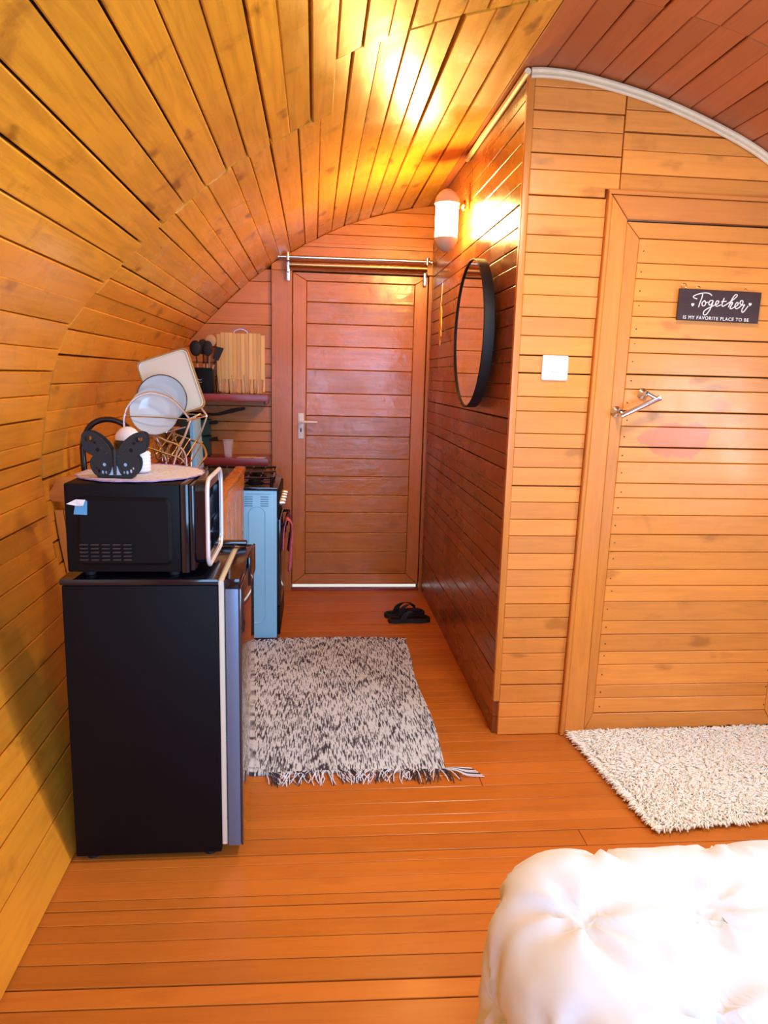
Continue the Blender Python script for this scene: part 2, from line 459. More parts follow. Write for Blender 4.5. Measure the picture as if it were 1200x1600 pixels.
# ---------------------------------------------------------------- floor boards (they run across the room)
MB().box(-.95, 2.55, Y0-.04, Y1+.015, -.06, -.024).build('subfloor', M_dark, floor)
fj = [-1.2]
while fj[-1] < 1.40: fj.append(fj[-1]+random.uniform(.068, .085))
fj[-1] = 1.42
fj += [1.504, 1.565, 1.642, 1.717, 1.779, 1.834, 1.878, 1.95, 2.015, 2.061, 2.143, 2.20, 2.249, 2.325, 2.415, 2.49, 2.572, 2.66, 2.748, 2.82, 2.887, 2.96, 3.04, 3.105, 3.173, 3.24, 3.318, 3.395,
       3.475, 3.56, 3.646, 3.72, 3.795, 3.87, 3.95, 4.03, 4.10, 4.176, 4.235, 4.294, 4.394, 4.46, 4.525, 4.595, 4.663, 4.74, 4.81, 4.88, 4.96]
def fslope(y): return max(-.026, min(.012, -.026+(y-1.6)*.04))
for i, (a, b) in enumerate(zip(fj[:-1], fj[1:])):
    wide = any(abs(a-t) < .004 for t in (1.504, 1.565, 1.834, 2.061, 2.415, 2.572, 3.318))
    g = .0032 if wide else random.uniform(.0006, .0014)
    cuts = [-.78, 2.38]
    if a > 2.86: cuts = [-.82, .80]
    elif abs(a-2.415) < .003: cuts = [-.78, .63, 2.38]
    elif random.random() < .25: cuts = [-.78, random.uniform(.3, 1.8), 2.38]
    for x0, x1 in zip(cuts[:-1], cuts[1:]):
        sa, sb = fslope(a), fslope(b)
        if b > 4.9: sa, sb = sa*.5, 0
        poly = [(x0+.001, a+g+sa*(x0-.2)), (x1-.001, a+g+sa*(x1-.2)), (x1-.001, b-g*.5+sb*(x1-.2)), (x0+.001, b-g*.5+sb*(x0-.2))]
        MB().slab(poly, (0, 0, -.022), (1, 0, 0), (0, 1, 0), (0, 0, 1), .022-random.uniform(0, .0012), .0016).build('plank', M_floor, floor)

# ---------------------------------------------------------------- back wall with door_1
YB = Y1
def wallpoly(parent, poly, y, mat, t=.02, name='plank', c=.0025, do_clip=True):
    if do_clip: poly = clip(poly, .001)
    if not poly: return None
    return MB().slab(poly, (0, y, 0), (1, 0, 0), (0, 0, 1), (0, -1, 0), t, c).build(name, mat, parent)
def rect(x0, x1, z0, z1): return [(x0, z0), (x1, z0), (x1, z1), (x0, z1)]
# backing left of the door and above it
MB().slab(clip(rect(-1.1, -.15, 0, 2.6), -.02), (0, YB+.05, 0), (1, 0, 0), (0, 0, 1), (0, -1, 0), .028).build('backing', M_dark, w_back)
MB().slab(clip(rect(-.15, .86, 2.13, 2.62), -.02), (0, YB+.05, 0), (1, 0, 0), (0, 0, 1), (0, -1, 0), .028).build('backing', M_dark, w_back)
zb = [0, .09, .19, .28, .37, .47, .56, .65, .75, .85, .94, 1.03, 1.10, 1.159, 1.264, 1.36, 1.45, 1.54, 1.639, 1.789, 1.923, 2.062, 2.14]
for a, b in zip(zb[:-1], zb[1:]):
    wallpoly(w_back, rect(-1.05, -.285, a+.0015, b-.0015), YB+.02, M_backw)
for a, b in zip([2.145, 2.225, 2.305, 2.37, 2.44, 2.52], [2.225, 2.305, 2.37, 2.44, 2.52, 2.6]):
    wallpoly(w_back, rect(-.285, .775, a+.001, b-.0015), YB+.02, M_backw)
wallpoly(w_back, rect(-.16, .79, 2.288, 2.312), YB-.001, M_casingx, .022, 'ledge')
tr = struct('trim_1')                                   # casing of the back door
wallpoly(tr, rect(-.283, -.150, .0, 2.135), YB+.02, M_bframe, .045, 'jamb')
wallpoly(tr, rect(.742, .775, .0, 2.135), YB+.02, M_bframe, .03, 'jamb')
wallpoly(tr, [(-.283, 2.137), (.775, 2.137), (.775, 2.215), (-.283, 2.215)], YB+.02, M_casingx, .045, 'lintel')
MB().box(-.15, .742, YB-.03, YB+.02, -.02, .016, .004).build('threshold', M_shelf, tr)
d1 = struct('door_1')
yd = YB+.035
x0, x1, z0, z1 = -.146, .736, .040, 2.128
a, b = -.058, .652
def dp(poly, mat, name, t=.035): return wallpoly(d1, poly, yd, mat, t, name, .003, False)
dp([(x0, z0), (a, .113), (a, 2.077), (x0, z1)], M_bframe, 'stile')
dp([(x1, z0), (x1, z1), (b, 2.077), (b, .113)], M_bframe, 'stile')
dp([(x0+.002, z1), (a, 2.079), (b, 2.079), (x1-.002, z1)], M_bdoor, 'rail')
dp([(x0+.002, z0), (x1-.002, z0), (b, .111), (a, .111)], M_bdoor, 'rail')
zs = [.113, .269, .406, .551, .672, .801, .924, 1.076, 1.21, 1.359, 1.515, 1.665, 1.809, 1.947, 2.077]
for q0, q1 in zip(zs[:-1], zs[1:]): dp(rect(a+.002, b-.002, q0+.0016, q1-.0016), M_bdoor, 'panel', .030)
MB().box(x0+.002, x1-.002, yd+.001, yd+.02, z0, z1).build('backing', M_dark, d1)
MB().box(-.28, x0+.0, yd+.002, yd+.05, 0, 2.2).build('door_stop', M_dark, tr)
MB().box(x1+.0, .82, yd+.002, yd+.05, 0, 2.2).build('door_stop', M_dark, tr)
pl_ = MB().box(-.108, -.070, yd-.043, yd-.035, 1.055, 1.225, .003).build('lock_plate', M_white, d1)
MB().box(-.094, -.086, yd-.0445, yd-.0432, 1.10, 1.125, .001).build('keyhole', M_dark, pl_)
MB().tube([(-.089, yd-.043, 1.17), (-.089, yd-.085, 1.17)], .010).tube([(-.092, yd-.085, 1.17), (-.03, yd-.088, 1.170), (.018, yd-.086, 1.168)], [.009, .0085, .008], 10).build('handle', M_white, d1)

# ---------------------------------------------------------------- bathroom box: hall wall and partition
XH, YP = .76, 2.80
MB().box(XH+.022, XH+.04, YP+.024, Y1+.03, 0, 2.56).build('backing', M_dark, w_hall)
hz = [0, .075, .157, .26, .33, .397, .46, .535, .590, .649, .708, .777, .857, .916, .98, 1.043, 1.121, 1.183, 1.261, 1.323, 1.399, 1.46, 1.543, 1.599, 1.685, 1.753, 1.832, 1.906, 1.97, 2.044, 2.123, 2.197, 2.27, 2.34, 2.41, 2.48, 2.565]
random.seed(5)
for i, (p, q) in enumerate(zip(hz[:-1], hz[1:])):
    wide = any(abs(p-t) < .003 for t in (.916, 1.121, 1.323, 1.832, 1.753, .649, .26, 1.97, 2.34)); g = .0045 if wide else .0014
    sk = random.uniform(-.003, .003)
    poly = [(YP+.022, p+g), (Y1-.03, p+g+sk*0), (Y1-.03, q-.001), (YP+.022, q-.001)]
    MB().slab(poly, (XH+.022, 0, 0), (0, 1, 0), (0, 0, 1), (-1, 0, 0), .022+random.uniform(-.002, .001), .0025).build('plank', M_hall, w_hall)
# corner board, seen as a narrow edge down the partition's left side
MB().box(XH-.006, XH+.018, YP-.006, YP+.020, .155, 2.555, .002).build('corner_board', M_casing, w_hall)

MB().slab(clip(rect(XH+.02, 1.15, 0, 2.7), 0), (0, YP+.04, 0), (1, 0, 0), (0, 0, 1), (0, -1, 0), .016).build('backing', M_dark, w_part)
MB().slab(clip(rect(1.15, 2.6, 2.08, 2.7), 0), (0, YP+.04, 0), (1, 0, 0), (0, 0, 1), (0, -1, 0), .016).build('backing', M_dark, w_part)
MB().slab(clip(rect(2.02, 2.6, 0, 2.08), 0), (0, YP+.04, 0), (1, 0, 0), (0, 0, 1), (0, -1, 0), .016).build('backing', M_dark, w_part)
cz = [2.60, 2.518, 2.442, 2.378, 2.298, 2.239, 2.152, 2.083, 2.011, 1.947, 1.867, 1.795, 1.715, 1.644, 1.572, 1.505, 1.414, 1.358, 1.271, 1.215, 1.137, 1.065, .998, .928, .86, .788, .721, .648, .575, .517, .431, .362, .285, .226, .145, .079, 0]
def edge_x(z): return 1.044+.034*z/2.17
for i, (q, p) in enumerate(zip(cz[:-1], cz[1:])):
    xr = 1.124 if p > 2.17 else None
    wide = i in (2, 4, 6, 15, 14, 21, 30, 33); g = .004 if wide else .0014
    poly = [(XH+.020, p+.001), (1.123 if p > 2.17 else edge_x(p), p+.001), (1.123 if p > 2.17 else edge_x(q), q-g), (XH+.020, q-g)]
    if q > 2.18 and p < 2.17: poly = [(XH+.020, p+.001), (1.07, p+.001), (1.07, 2.183), (1.123, 2.183), (1.123, q-g), (XH+.020, q-g)]
    wallpoly(w_part, poly, YP+.022, M_part, .022+random.uniform(-.002, .002))
tz = [2.178, 2.241, 2.323, 2.387, 2.46, 2.55, 2.62]
for i, (p, q) in enumerate(zip(tz[:-1], tz[1:])):
    g = .005 if i == 2 else .0016
    wallpoly(w_part, rect(1.128, 2.55, p+.001, q-g), YP+.022, M_part, .022+random.uniform(-.002, .002))
for i in range(24): wallpoly(w_part, rect(2.10, 2.6, i*.09+.001, i*.09+.0885), YP+.022, M_part, .021)
# casing
tr2 = struct('trim_2')
def tp(poly, name, mat, t=.034): return wallpoly(tr2, poly, YP+.022, mat, t, name, .004, False)
tp([(1.046, 0), (1.062, 0), (1.094, 2.155), (1.080, 2.175)], 'bead', M_casing, .042)
tp([(1.064, 0), (1.150, 0), (1.160, 2.078), (1.096, 2.160)], 'casing', M_casing)
tp([(1.098, 2.162), (1.162, 2.080), (2.02, 2.080), (2.085, 2.162)], 'casing', M_casingx)
tp([(1.082, 2.164), (2.10, 2.164), (2.10, 2.180), (1.078, 2.180)], 'bead', M_casingx, .042)
tp([(2.02, 0), (2.09, 0), (2.087, 2.16), (2.022, 2.078)], 'casing', M_casing)
# door_2
d2 = struct('door_2')
dx0 = lambda z: 1.154+.008*z/2.07
DX1 = 2.012; DYB = YP+.022
def d2p(poly, mat, name, t=.022): return wallpoly(d2, poly, DYB, mat, t, name, .0025, False)
d2p([(dx0(0)+.002, .012), (1.190, .090), (1.218, 2.013), (dx0(2.07)+.002, 2.071)], M_casing, 'stile')
d2p([(dx0(2.07)+.004, 2.072), (1.218, 2.016), (DX1-.05, 2.016), (DX1, 2.072)], M_part, 'rail')
d2p([(dx0(0)+.004, .010), (DX1, .010), (DX1-.05, .090), (1.190, .088)], M_part, 'rail')
d2p([(DX1, .012), (DX1, 2.071), (DX1-.048, 2.013), (DX1-.048, .092)], M_casing, 'stile')
dz = [2.014, 1.926, 1.868, 1.786, 1.729, 1.65, 1.592, 1.511, 1.452, 1.368, 1.307, 1.226, 1.165, 1.08, 1.02, .949, .869, .797, .722, .653, .585, .501, .442, .366, .309, .217, .159, .092]
for i, (q, p) in enumerate(zip(dz[:-1], dz[1:])):
    g = .0042 if i in (9, 11, 7, 5) else random.uniform(.0010, .0018)
    xa = 1.190+.028*(p-.09)/1.92; xb = 1.190+.028*(q-.09)/1.92
    d2p([(xa+.001, p+.001), (DX1-.05, p+.001), (DX1-.05, q-g), (xb+.001, q-g)], M_part, 'plank', .022+random.uniform(-.0016, .0012))
MB().box(1.165, DX1-.002, DYB+.001, DYB+.016, .014, 2.068).build('backing', M_dark, d2)
nb = MB()
for i, (q, p) in enumerate(zip(dz[:-1], dz[1:])):
    for xx in (1.235, 1.972):
        zc = (p+q)/2+random.uniform(-.012, .012)
        if 1.255 < zc < 1.46 and xx < 1.5: xx += .0
        nb.lathe([(.0, .0012), (.0028, .001), (.003, -.001)], (xx+random.uniform(-.006, .006)-.02*(1-zc/2), DYB-.0225, zc), 8, Matrix.Rotation(PI/2, 3, 'X'))
tag(nb.build('nail_heads', plain('rusty nail', (.10, .035, .012), .6), d2), kind='stuff')
# towel-bar style pull screwed on aslant
hb = MB()
P0 = Vector((1.187, YP-.055, 1.352)); P1 = Vector((1.322, YP-.055, 1.418))
hb.tube([P0-(P1-P0)*.06, P0, P1, P1+(P1-P0)*.06], [.0125, .0105, .0105, .0125], 14)
hd = hb.build('handle', M_chrome, d2)
for P in (P0+Vector((-.006, 0, .012)), P1+Vector((-.040, 0, .018))):
    mm = MB().lathe([(0, 0), (.020, 0), (.021, .006), (.014, .012), (.009, .016), (.009, .05)], (P.x, YP-.001, P.z), 20, Matrix.Rotation(PI/2, 3, 'X'))
    mm.build('mount', M_chrome, hd)
    MB().tube([(P.x, YP-.048, P.z), (P0.x if P.x < 1.25 else P1.x-.004, YP-.056, P0.z if P.x < 1.25 else P1.z)], .008, 10).build('elbow', M_chrome, hd)

# cream cord along the top of the partition and the hall wall
tr3 = struct('trim_3')
pts = []
s = 0
pts2 = []
for i in range(90):
    p, n = arc(3.34+i*.02)
    if p.x > XH-.01: pts2.append((p.x+n.x*.014, YP-.012, p.y+n.y*.014))
for off, rr in ((0, .011), (.020, .007)):
    mb = MB().tube([(x-0*off, y, z-off*.9) for x, y, z in pts2], rr, 8); mb.build('cord', M_cream, tr3)
zt = pts2[0][2]
MB().tube([(XH-.012, YP-.015, zt-.004), (XH-.014, 3.1, zt-.010), (XH-.014, 3.5, zt-.008), (XH-.013, 3.84, zt-.012)], .012, 8).build('cord', M_cream, tr3)
tag(tr3, kind='structure')

# front (behind the camera): wall with a wide glazed opening
tagless = [(-1.0, -.25, 0, 2.6), (1.55, 2.6, 0, 2.5), (-.25, 1.55, 2.2, 2.6)]
for x0, x1, z0, z1 in tagless:
    MB().slab(clip(rect(x0, x1, z0, z1), -.02), (0, Y0-.04, 0), (1, 0, 0), (0, 0, 1), (0, 1, 0), .04).build('panel', M_part, w_front)
win = struct('window_1')
for x0, x1, z0, z1 in ((-.25, -.19, 0, 2.2), (1.49, 1.55, 0, 2.2), (.62, .68, 0, 2.2), (-.19, 1.49, 2.14, 2.2), (-.19, 1.49, 0, .06)):
    MB().box(x0, x1, Y0-.05, Y0+.0, z0, z1, .004).build('frame', M_casing, win)
win2 = struct('window_2')
pa, na = arc(RIGHT_WIN[0]); pb, nb_ = arc(RIGHT_WIN[1])
for y in (RIGHT_WIN[2], (RIGHT_WIN[2]+RIGHT_WIN[3])/2-.02, RIGHT_WIN[3]-.04):
    pts = [arc(RIGHT_WIN[0]+(RIGHT_WIN[1]-RIGHT_WIN[0])*k/8)[0] for k in range(9)]
    v = []; f = []
    for k, p in enumerate(pts):
        n = arc(RIGHT_WIN[0]+(RIGHT_WIN[1]-RIGHT_WIN[0])*k/8)[1]
        for o_ in (-.02, .02):
            for yy in (y, y+.04): v.append((p.x+n.x*o_, yy, p.y+n.y*o_))
    for k in range(8):
        a_ = k*4; b_ = a_+4; f += [(a_, a_+1, b_+1, b_), (a_+2, b_+2, b_+3, a_+3), (a_, b_, b_+2, a_+2), (a_+1, a_+3, b_+3, b_+1)]
    f += [(0, 2, 3, 1), (32, 33, 35, 34)]
    MB().add(v, f).build('frame', M_casing, win2)
# daylit ground outside
gr = MB().box(-9, 9, -12, 14, -.25, -.10).build('ground', plain('pale concrete', (.62, .60, .55), .8, var=.15, bscale=3), None)
tag(gr, kind='structure')

# ================================================================ THINGS
# ---------------------------------------------------------------- refrigerator
fr = thing('refrigerator', 'black under-counter refrigerator with pale door edge standing against the left wall', 'refrigerator', (-.47, 2.27, 0))
FX0, FX1, FY0, FY1 = -.706, -.272, 2.055, 2.500
MB().box(FX0, FX1, FY0, FY1, .022, .872, .006).build('body', M_blackm, fr)
MB().box(FX0-.004, FX1+.002, FY0-.004, FY1+.002, .873, .892, .006).build('top', M_black, fr)
for x in (FX0+.04, FX1-.04):
    for y in (FY0+.04, FY1-.04):
        MB().lathe([(.0, 0), (.018, 0), (.018, .012), (.012, .022), (0, .022)], (x, y, 0), 14).build('foot', M_blackr, fr)
MB().box(FX1+.001, FX1+.017, FY0+.004, FY1-.004, .045, .884, .003).build('door_seal', plain('seal cream', (.78, .76, .62), .5), fr)
dr = MB().box(FX1+.020, FX1+.058, FY0, FY1, .042, .862, .004).build('door', plain('slate door edge', (.16, .22, .34), .38, metal=.3), fr)
dfm = MB().box(FX1+.0585, FX1+.066, FY0+.001, FY1-.001, .043, .861, .003).build('door_front', plain('dark mirror gloss', (.05, .035, .035), .06, coat=1), dr)
MB().box(FX1+.019, FX1+.062, FY0-.001, FY1+.001, .8625, .892, .004).build('door_cap', M_black, dr)
pts = smooth_closed([(FY0+.06, .885), (FY0+.16, .892), (FY0+.26, .90), (FY1-.03, .912), (FY1-.0, .905), (FY1-.02, .893), (FY0+.1, .880)], 3)
MB().box(FX1+.063, FX1+.072, FY0+.24, FY1, .80, .895, .004).build('grip', M_black, dr)
MB().box(FX0+.22, FX1+.045, FY1-.035, FY1, .8925, .908, .005).build('hinge_cover', M_black, fr)
MB().box(FX0+.10, FX1-.02, FY0+.02, FY1-.02, .022, .045).build('plinth', M_blackr, fr)

# ---------------------------------------------------------------- microwave
mw = thing('microwave', 'black microwave oven with silver-rimmed door standing on the refrigerator', 'microwave', (-.5, 2.27, .893))
MX0, MX1, MY0, MY1, MZ0, MZ1 = -.688, -.352, 2.062, 2.455, .909, 1.163
MB().box(MX0, MX1-.022, MY0, MY1, MZ0, MZ1, .007).build('body', M_blackm, mw)
MB().box(MX1-.021, MX1+.002, MY0-.003, MY1+.002, MZ0-.002, MZ1+.002, .006).build('front_frame', M_black, mw)
for x in (MX0+.05, MX1-.05):
    for y in (MY0+.045, MY1-.05):
        MB().lathe([(.0, 0), (.014, 0), (.016, .008), (.016, .016), (0, .016)], (x, y, .893), 14).build('foot', M_blackr, mw)
sp = MB().slab(rrect(MX0+.035, MX1-.045, MZ0+.022, MZ1-.038, .018), (0, MY0, 0), (1, 0, 0), (0, 0, 1), (0, -1, 0), .010, .009).build('side_panel', M_blackm, mw)
lou0 = None
for i in range(5):
    for j in range(5):
        xx = MX0+.052+i*.0295; zz = .948+j*.0108
        if lou0 is None:
            lou0 = MB().slab(rrect(-.0125, .0125, -.0036, .0036, .003, 3), (0, 0, 0), (1, 0, 0), (0, .35, .94), (0, -.94, .35), .005, .002).build('louver', M_black, sp, center=False)
            o = lou0
        else:
            o = lou0.copy(); COL.objects.link(o); o.parent = sp
        o.location = Vector((xx, MY0-.0095, zz))-world_loc(sp)
st = MB().slab([(MX0+.028, 1.078), (MX0+.064, 1.076), (MX0+.066, 1.116), (MX0+.036, 1.118)], (0, MY0-.0102, 0), (1, 0, 0), (0, 0, 1), (0, -1, 0), .0008).build('film_sticker', plain('film blue', (.10, .36, .62), .25), sp)
st['label'] = 'peeling square of pale blue protective film'
MB().add([(MX0+.036, MY0-.012, 1.120), (MX0+.062, MY0-.012, 1.119), (MX0+.058, MY0-.024, 1.104), (MX0+.040, MY0-.020, 1.103), (MX0+.012, MY0-.018, 1.108)], [(0, 4, 3), (0, 3, 2, 1)]).build('curled_edge', M_white, st)
md = MB().box(MX1+.003, MX1+.016, MY0+.004, MY1-.062, MZ0+.004, MZ1-.002, .004).build('door', M_black, mw)
# silver rimmed rounded bow handle in front of the door
loop = [Vector((MX1+.052, y, z)) for y, z in rrect(MY0+.012, MY1-.075, MZ0+.012, MZ1+.010, .040, 6)]
MB().tube(loop, .0062, 8, closed=True).build('rim', plain('silver paint', (.80, .84, .90), .35, metal=.35), md)
ofr = curve2d([rrect(MY0+.016, MY1-.079, MZ0+.016, MZ1+.006, .036, 6), rrect(MY0+.050, MY1-.112, MZ0+.046, MZ1-.022, .018, 5)], .034)
mtx = Matrix(((0, 0, 1, MX1+.034), (1, 0, 0, 0), (0, 1, 0, 0), (0, 0, 0, 1)))
mesh_obj('door_bezel', ofr, M_black, md, mtx)
MB().box(MX1+.018, MX1+.024, MY0+.05, MY1-.112, MZ0+.046, MZ1-.022).build('window', plain('door glass', (.10, .07, .07), .05, coat=1), md)
for z in (.995, 1.10):
    MB().box(MX1+.018, MX1+.030, MY0+.09, MY1-.13, z-.013, z+.013, .004).build('printed_band', M_black, md)
MB().lathe([(0, 0), (.019, 0), (.019, .012), (.016, .018), (0, .018)], (MX1+.002, MY1-.03, 1.0), 20, Matrix.Rotation(PI/2, 3, 'Y')).build('knob', M_black, mw)

# ---------------------------------------------------------------- doily
def add_grid(mb, fn, nu, nv, smooth=True):
    v = [fn(i/nu, j/nv) for i in range(nu+1) for j in range(nv+1)]
    f = [(i*(nv+1)+j, (i+1)*(nv+1)+j, (i+1)*(nv+1)+j+1, i*(nv+1)+j+1) for i in range(nu) for j in range(nv)]
    return mb.add(v, f, smooth)
lace = plain('lace', (.66, .64, .74), .8, bump=.8, bscale=120)
t = lace.node_tree; bb = t.nodes['Principled BSDF']
vo = t.nodes.new('ShaderNodeTexVoronoi'); vo.inputs['Scale'].default_value = 75
tc = t.nodes.new('ShaderNodeTexCoord'); t.links.new(tc.outputs['Object'], vo.inputs['Vector'])
cr = t.nodes.new('ShaderNodeValToRGB'); cr.color_ramp.elements[0].color = (.42, .42, .58, 1); cr.color_ramp.elements[1].color = (.70, .74, .92, 1); cr.color_ramp.elements[1].position = .45
t.links.new(vo.outputs['Distance'], cr.inputs[0]); t.links.new(cr.outputs[0], bb.inputs['Base Color'])
dcx, dcy, drx, dry = -.523, 2.268, .184, .196
mb = MB(); n = 96
def dz_(x, y):
    over = max(0, (MX0-.002)-x, x-(MX1+.004), (MY0-.004)-y)
    return 1.1685-over*.35+.0012*math.sin(40*x)*math.sin(33*y)
ring = [1, .93, .8, .6, .4, .2]; v = []
for k, q in enumerate(ring):
    for j in range(n):
        a = 2*PI*j/n; qq = q*(1+(.022*abs(math.sin(12*a)) if k == 0 else 0))
        x, y = dcx+drx*qq*math.cos(a), dcy+dry*qq*math.sin(a)
        v.append((x, y, dz_(x, y)))
v.append((dcx, dcy, 1.1685)); f = []
for k in range(5):
    for j in range(n): f.append((k*n+j, k*n+(j+1) % n, (k+1)*n+(j+1) % n, (k+1)*n+j))
f += [(5*n+j, 5*n+(j+1) % n, 6*n) for j in range(n)]
bot = [(x, y, z-.002) for x, y, z in v]; N_ = len(v)
mb.add(v+bot, f+[tuple(i+N_ for i in q)[::-1] for q in f]+[(j, N_+j, N_+(j+1) % n, (j+1) % n) for j in range(n)], True)
do = mb.build('doily', lace); tag(do, 'pale lavender oval lace doily lying on the black microwave', 'doily')
rm = MB().tube([(p[0]*1.0, p[1], p[2]+.0005) for p in v[:n]], .0022, 6, closed=True).build('edging', plain('mauve edging', (.48, .30, .56), .7), do)
rm['label'] = 'mauve crocheted rim'

# ---------------------------------------------------------------- butterfly napkin holder
bh = thing('napkin_holder', 'black butterfly-shaped napkin holder on the lace doily', 'napkin holder', (-.563, 2.15, 1.171))
half = [(0, .072), (.010, .078), (.022, .098), (.046, .120), (.070, .130), (.086, .124), (.090, .106), (.086, .086), (.076, .070), (.060, .061), (.066, .052), (.068, .036), (.062, .016), (.048, .002), (.030, .0), (.014, .012), (.008, .030), (0, .036)]
outl = half[:-1]+[half[-1]]+[(-x, z) for x, z in half[::-1][1:-1]]
outl = [tuple(p) for p in smooth_closed(outl, 3)]
holes = []
for sx in (1, -1):
    holes += [ell(sx*.064, .108, .006, .009, 10), ell(sx*.076, .108, .004, .008, 10), ell(sx*.054, .098, .005, .004, 8), ell(sx*.046, .078, .006, .006, 10),
              ell(sx*.034, .014, .004, .006, 8), ell(sx*.044, .018, .0035, .006, 8), ell(sx*.025, .014, .003, .005, 8), ell(sx*.051, .026, .003, .004, 8), ell(sx*.029, .036, .0055, .0055, 10)]
    for k in range(7): holes.append(ell(sx*(.008+k*.0045), .055+k*.0045, .0013, .0013, 6))
    for k in range(5): holes.append(ell(sx*(.008+k*.003), .046-k*.006, .0013, .0013, 6))
for yy in (2.125, 2.165):
    me = curve2d([outl]+holes, .004)
    mesh_obj('wing_plate', me, M_blackr, bh, Matrix(((1, 0, 0, -.563), (0, 0, -1, yy), (0, 1, 0, 1.172), (0, 0, 0, 1))))
MB().box(-.612, -.514, 2.122, 2.168, 1.171, 1.176, .001).build('base', M_blackr, bh)
MB().lathe([(.0045, 0), (.0055, .02), (.005, .05), (.0065, .066), (.003, .074), (0, .076)], (-.563, 2.121, 1.180), 10).build('body', M_blackr, bh)
nk = MB()
for k in range(5): nk.box(-.605, -.52, 2.132+k*.0062, 2.1365+k*.0062, 1.177, 1.236+.004*(k % 2), .001)
nap = nk.build('napkin_stack', M_white); tag(nap, 'white paper napkins held in the butterfly-shaped holder', 'napkins')
# white ribbed pot, and the dark jar with the white domed lid behind it
prof = [(0, 0), (.026, 0)]
for k in range(6): prof += [(.030, .003+k*.010), (.0315, .006+k*.010), (.030, .009+k*.010)]
prof += [(.026, .063), (0, .063)]
rb = MB().lathe(prof, (-.522, 2.25, 1.1722), 28).build('ribbed_pot', M_white); tag(rb, 'small white ribbed pot on the doily just behind the butterfly', 'pot')
jar = thing('jar', 'dark jar with a white domed lid standing behind the butterfly', 'jar', (-.572, 2.34, 1.1722))
MB().lathe([(0, 0), (.040, 0), (.043, .006), (.043, .078), (.038, .088), (0, .088)], (-.578, 2.34, 1.1722), 32).build('body', M_black, jar)
MB().lathe([(0, 0), (.037, 0), (.038, .008), (.033, .022), (.022, .034), (.010, .040), (0, .041)], (-.578, 2.34, 1.2606), 32).build('lid', M_white, jar)

# ---------------------------------------------------------------- kitchen cabinet, worktop, sink
kc = thing('kitchen_cabinet', 'orange painted board cabinet between the refrigerator and the silver-white stove', 'cabinet', (-.6, 3.35, 0))
CX, CY0, CY1, CZ = -.375, 2.775, 3.925, .955
lp = []
for k in range(15):
    z = CZ*k/14; s_ = 0
    lo, hi = 0, 1.3
    for _ in range(24):
        mid = (lo+hi)/2
        if arc(mid)[0].y < z: lo = mid
        else: hi = mid
    lp.append((arc(lo)[0].x+.006, z))
M_cabx = wood('cabinet board end', (.66, .25, .055), (.34, .10, .02), 'x', .32, knots=.2)
M_cabz = wood('cabinet board', (.74, .30, .06), (.40, .13, .03), 'z', .32, knots=.1, bump=.1)
def xl(z):
    for a, b in zip(lp[:-1], lp[1:]):
        if a[1] <= z <= b[1]+1e-6: return a[0]+(b[0]-a[0])*(z-a[1])/(b[1]-a[1])
    return lp[-1][0]
for i in range(10):
    a, b = i*.0955+.001, (i+1)*.0955-.001
    MB().slab([(xl(a)+.03, a), (CX-.012, a), (CX-.012, b), (xl(b)+.03, b)], (0, CY0+.02, 0), (1, 0, 0), (0, 0, 1), (0, -1, 0), .018, .002).build('plank', M_cabx, kc)
st_ = MB()
pl2 = [(x, z) for x, z in lp]+[(x+.030, z) for x, z in lp[::-1]]
for (a, b) in zip(lp[:-1], lp[1:]):
    st_.add([(a[0], CY0-.002, a[1]), (a[0]+.028, CY0-.002, a[1]), (b[0]+.028, CY0-.002, b[1]), (b[0], CY0-.002, b[1]),
             (a[0], CY0+.022, a[1]), (a[0]+.028, CY0+.022, a[1]), (b[0]+.028, CY0+.022, b[1]), (b[0], CY0+.022, b[1])],
            [(0, 1, 2, 3), (7, 6, 5, 4), (0, 3, 7, 4), (1, 5, 6, 2)])
st_.build('scribed_stile', M_casing, kc)
n_ = 13
for i in range(n_):
    a = CY0+.002+(CY1-CY0-.004)*i/n_; b = CY0+.002+(CY1-CY0-.004)*(i+1)/n_
    MB().slab([(a+.001, 0), (b-.001, 0), (b-.001, .872), (a+.001, .872)], (CX-.012, 0, 0), (0, 1, 0), (0, 0, 1), (1, 0, 0), .012-.003*(i % 2), .002).build('board', M_cabz, kc)
MB().box(CX-.012, CX+.004, CY0+.001, CY1-.001, .874, CZ-.001, .003).build('rail', M_casing, kc)
MB().box(-.70, CX-.013, CY0+.03, CY1-.01, .02, .86).build('carcass', M_dark, kc)
MB().box(-.70, CX-.013, CY1-.012, CY1-.002, .0, .87).build('end_panel', M_cabx, kc)
wt = thing('worktop', 'worktop with orange wooden edging and a dark top behind the microwave', 'worktop', (-.6, 3.35, .955))
MB().box(-.905, CX-.042, CY0+.02, CY1, .957, .976, .002).build('top', plain('dark worktop', (.03, .02, .018), .25), wt)
MB().box(CX-.040, CX+.012, CY0-.012, CY1, .9565, .988, .006).build('edging', wood('edging', (.70, .24, .03), (.38, .11, .02), 'y', .28, knots=.2), wt)
MB().box(-.90, CX-.042, CY0-.012, CY0+.018, .9565, .988, .006).build('edging', M_cabx, wt)
lump = smooth_closed([(-.963, .99), (-.958, 1.045), (-.93, 1.078), (-.88, 1.082), (-.80, 1.070), (-.72, 1.03), (-.69, .99)], 4)
MB().slab([tuple(p)[:2] for p in lump], (0, CY0+.016, 0), (1, 0, 0), (0, 0, 1), (0, -1, 0), .030, .008, True).build('scribed_end', M_cabx, wt)
sk = thing('sink', 'dark recessed sink let into the worktop beside the dish rack', 'sink', (-.60, 3.55, .977))
ofr = curve2d([rrect(-.78, -.44, 3.30, 3.82, .03), rrect(-.755, -.465, 3.33, 3.79, .03)], .004)
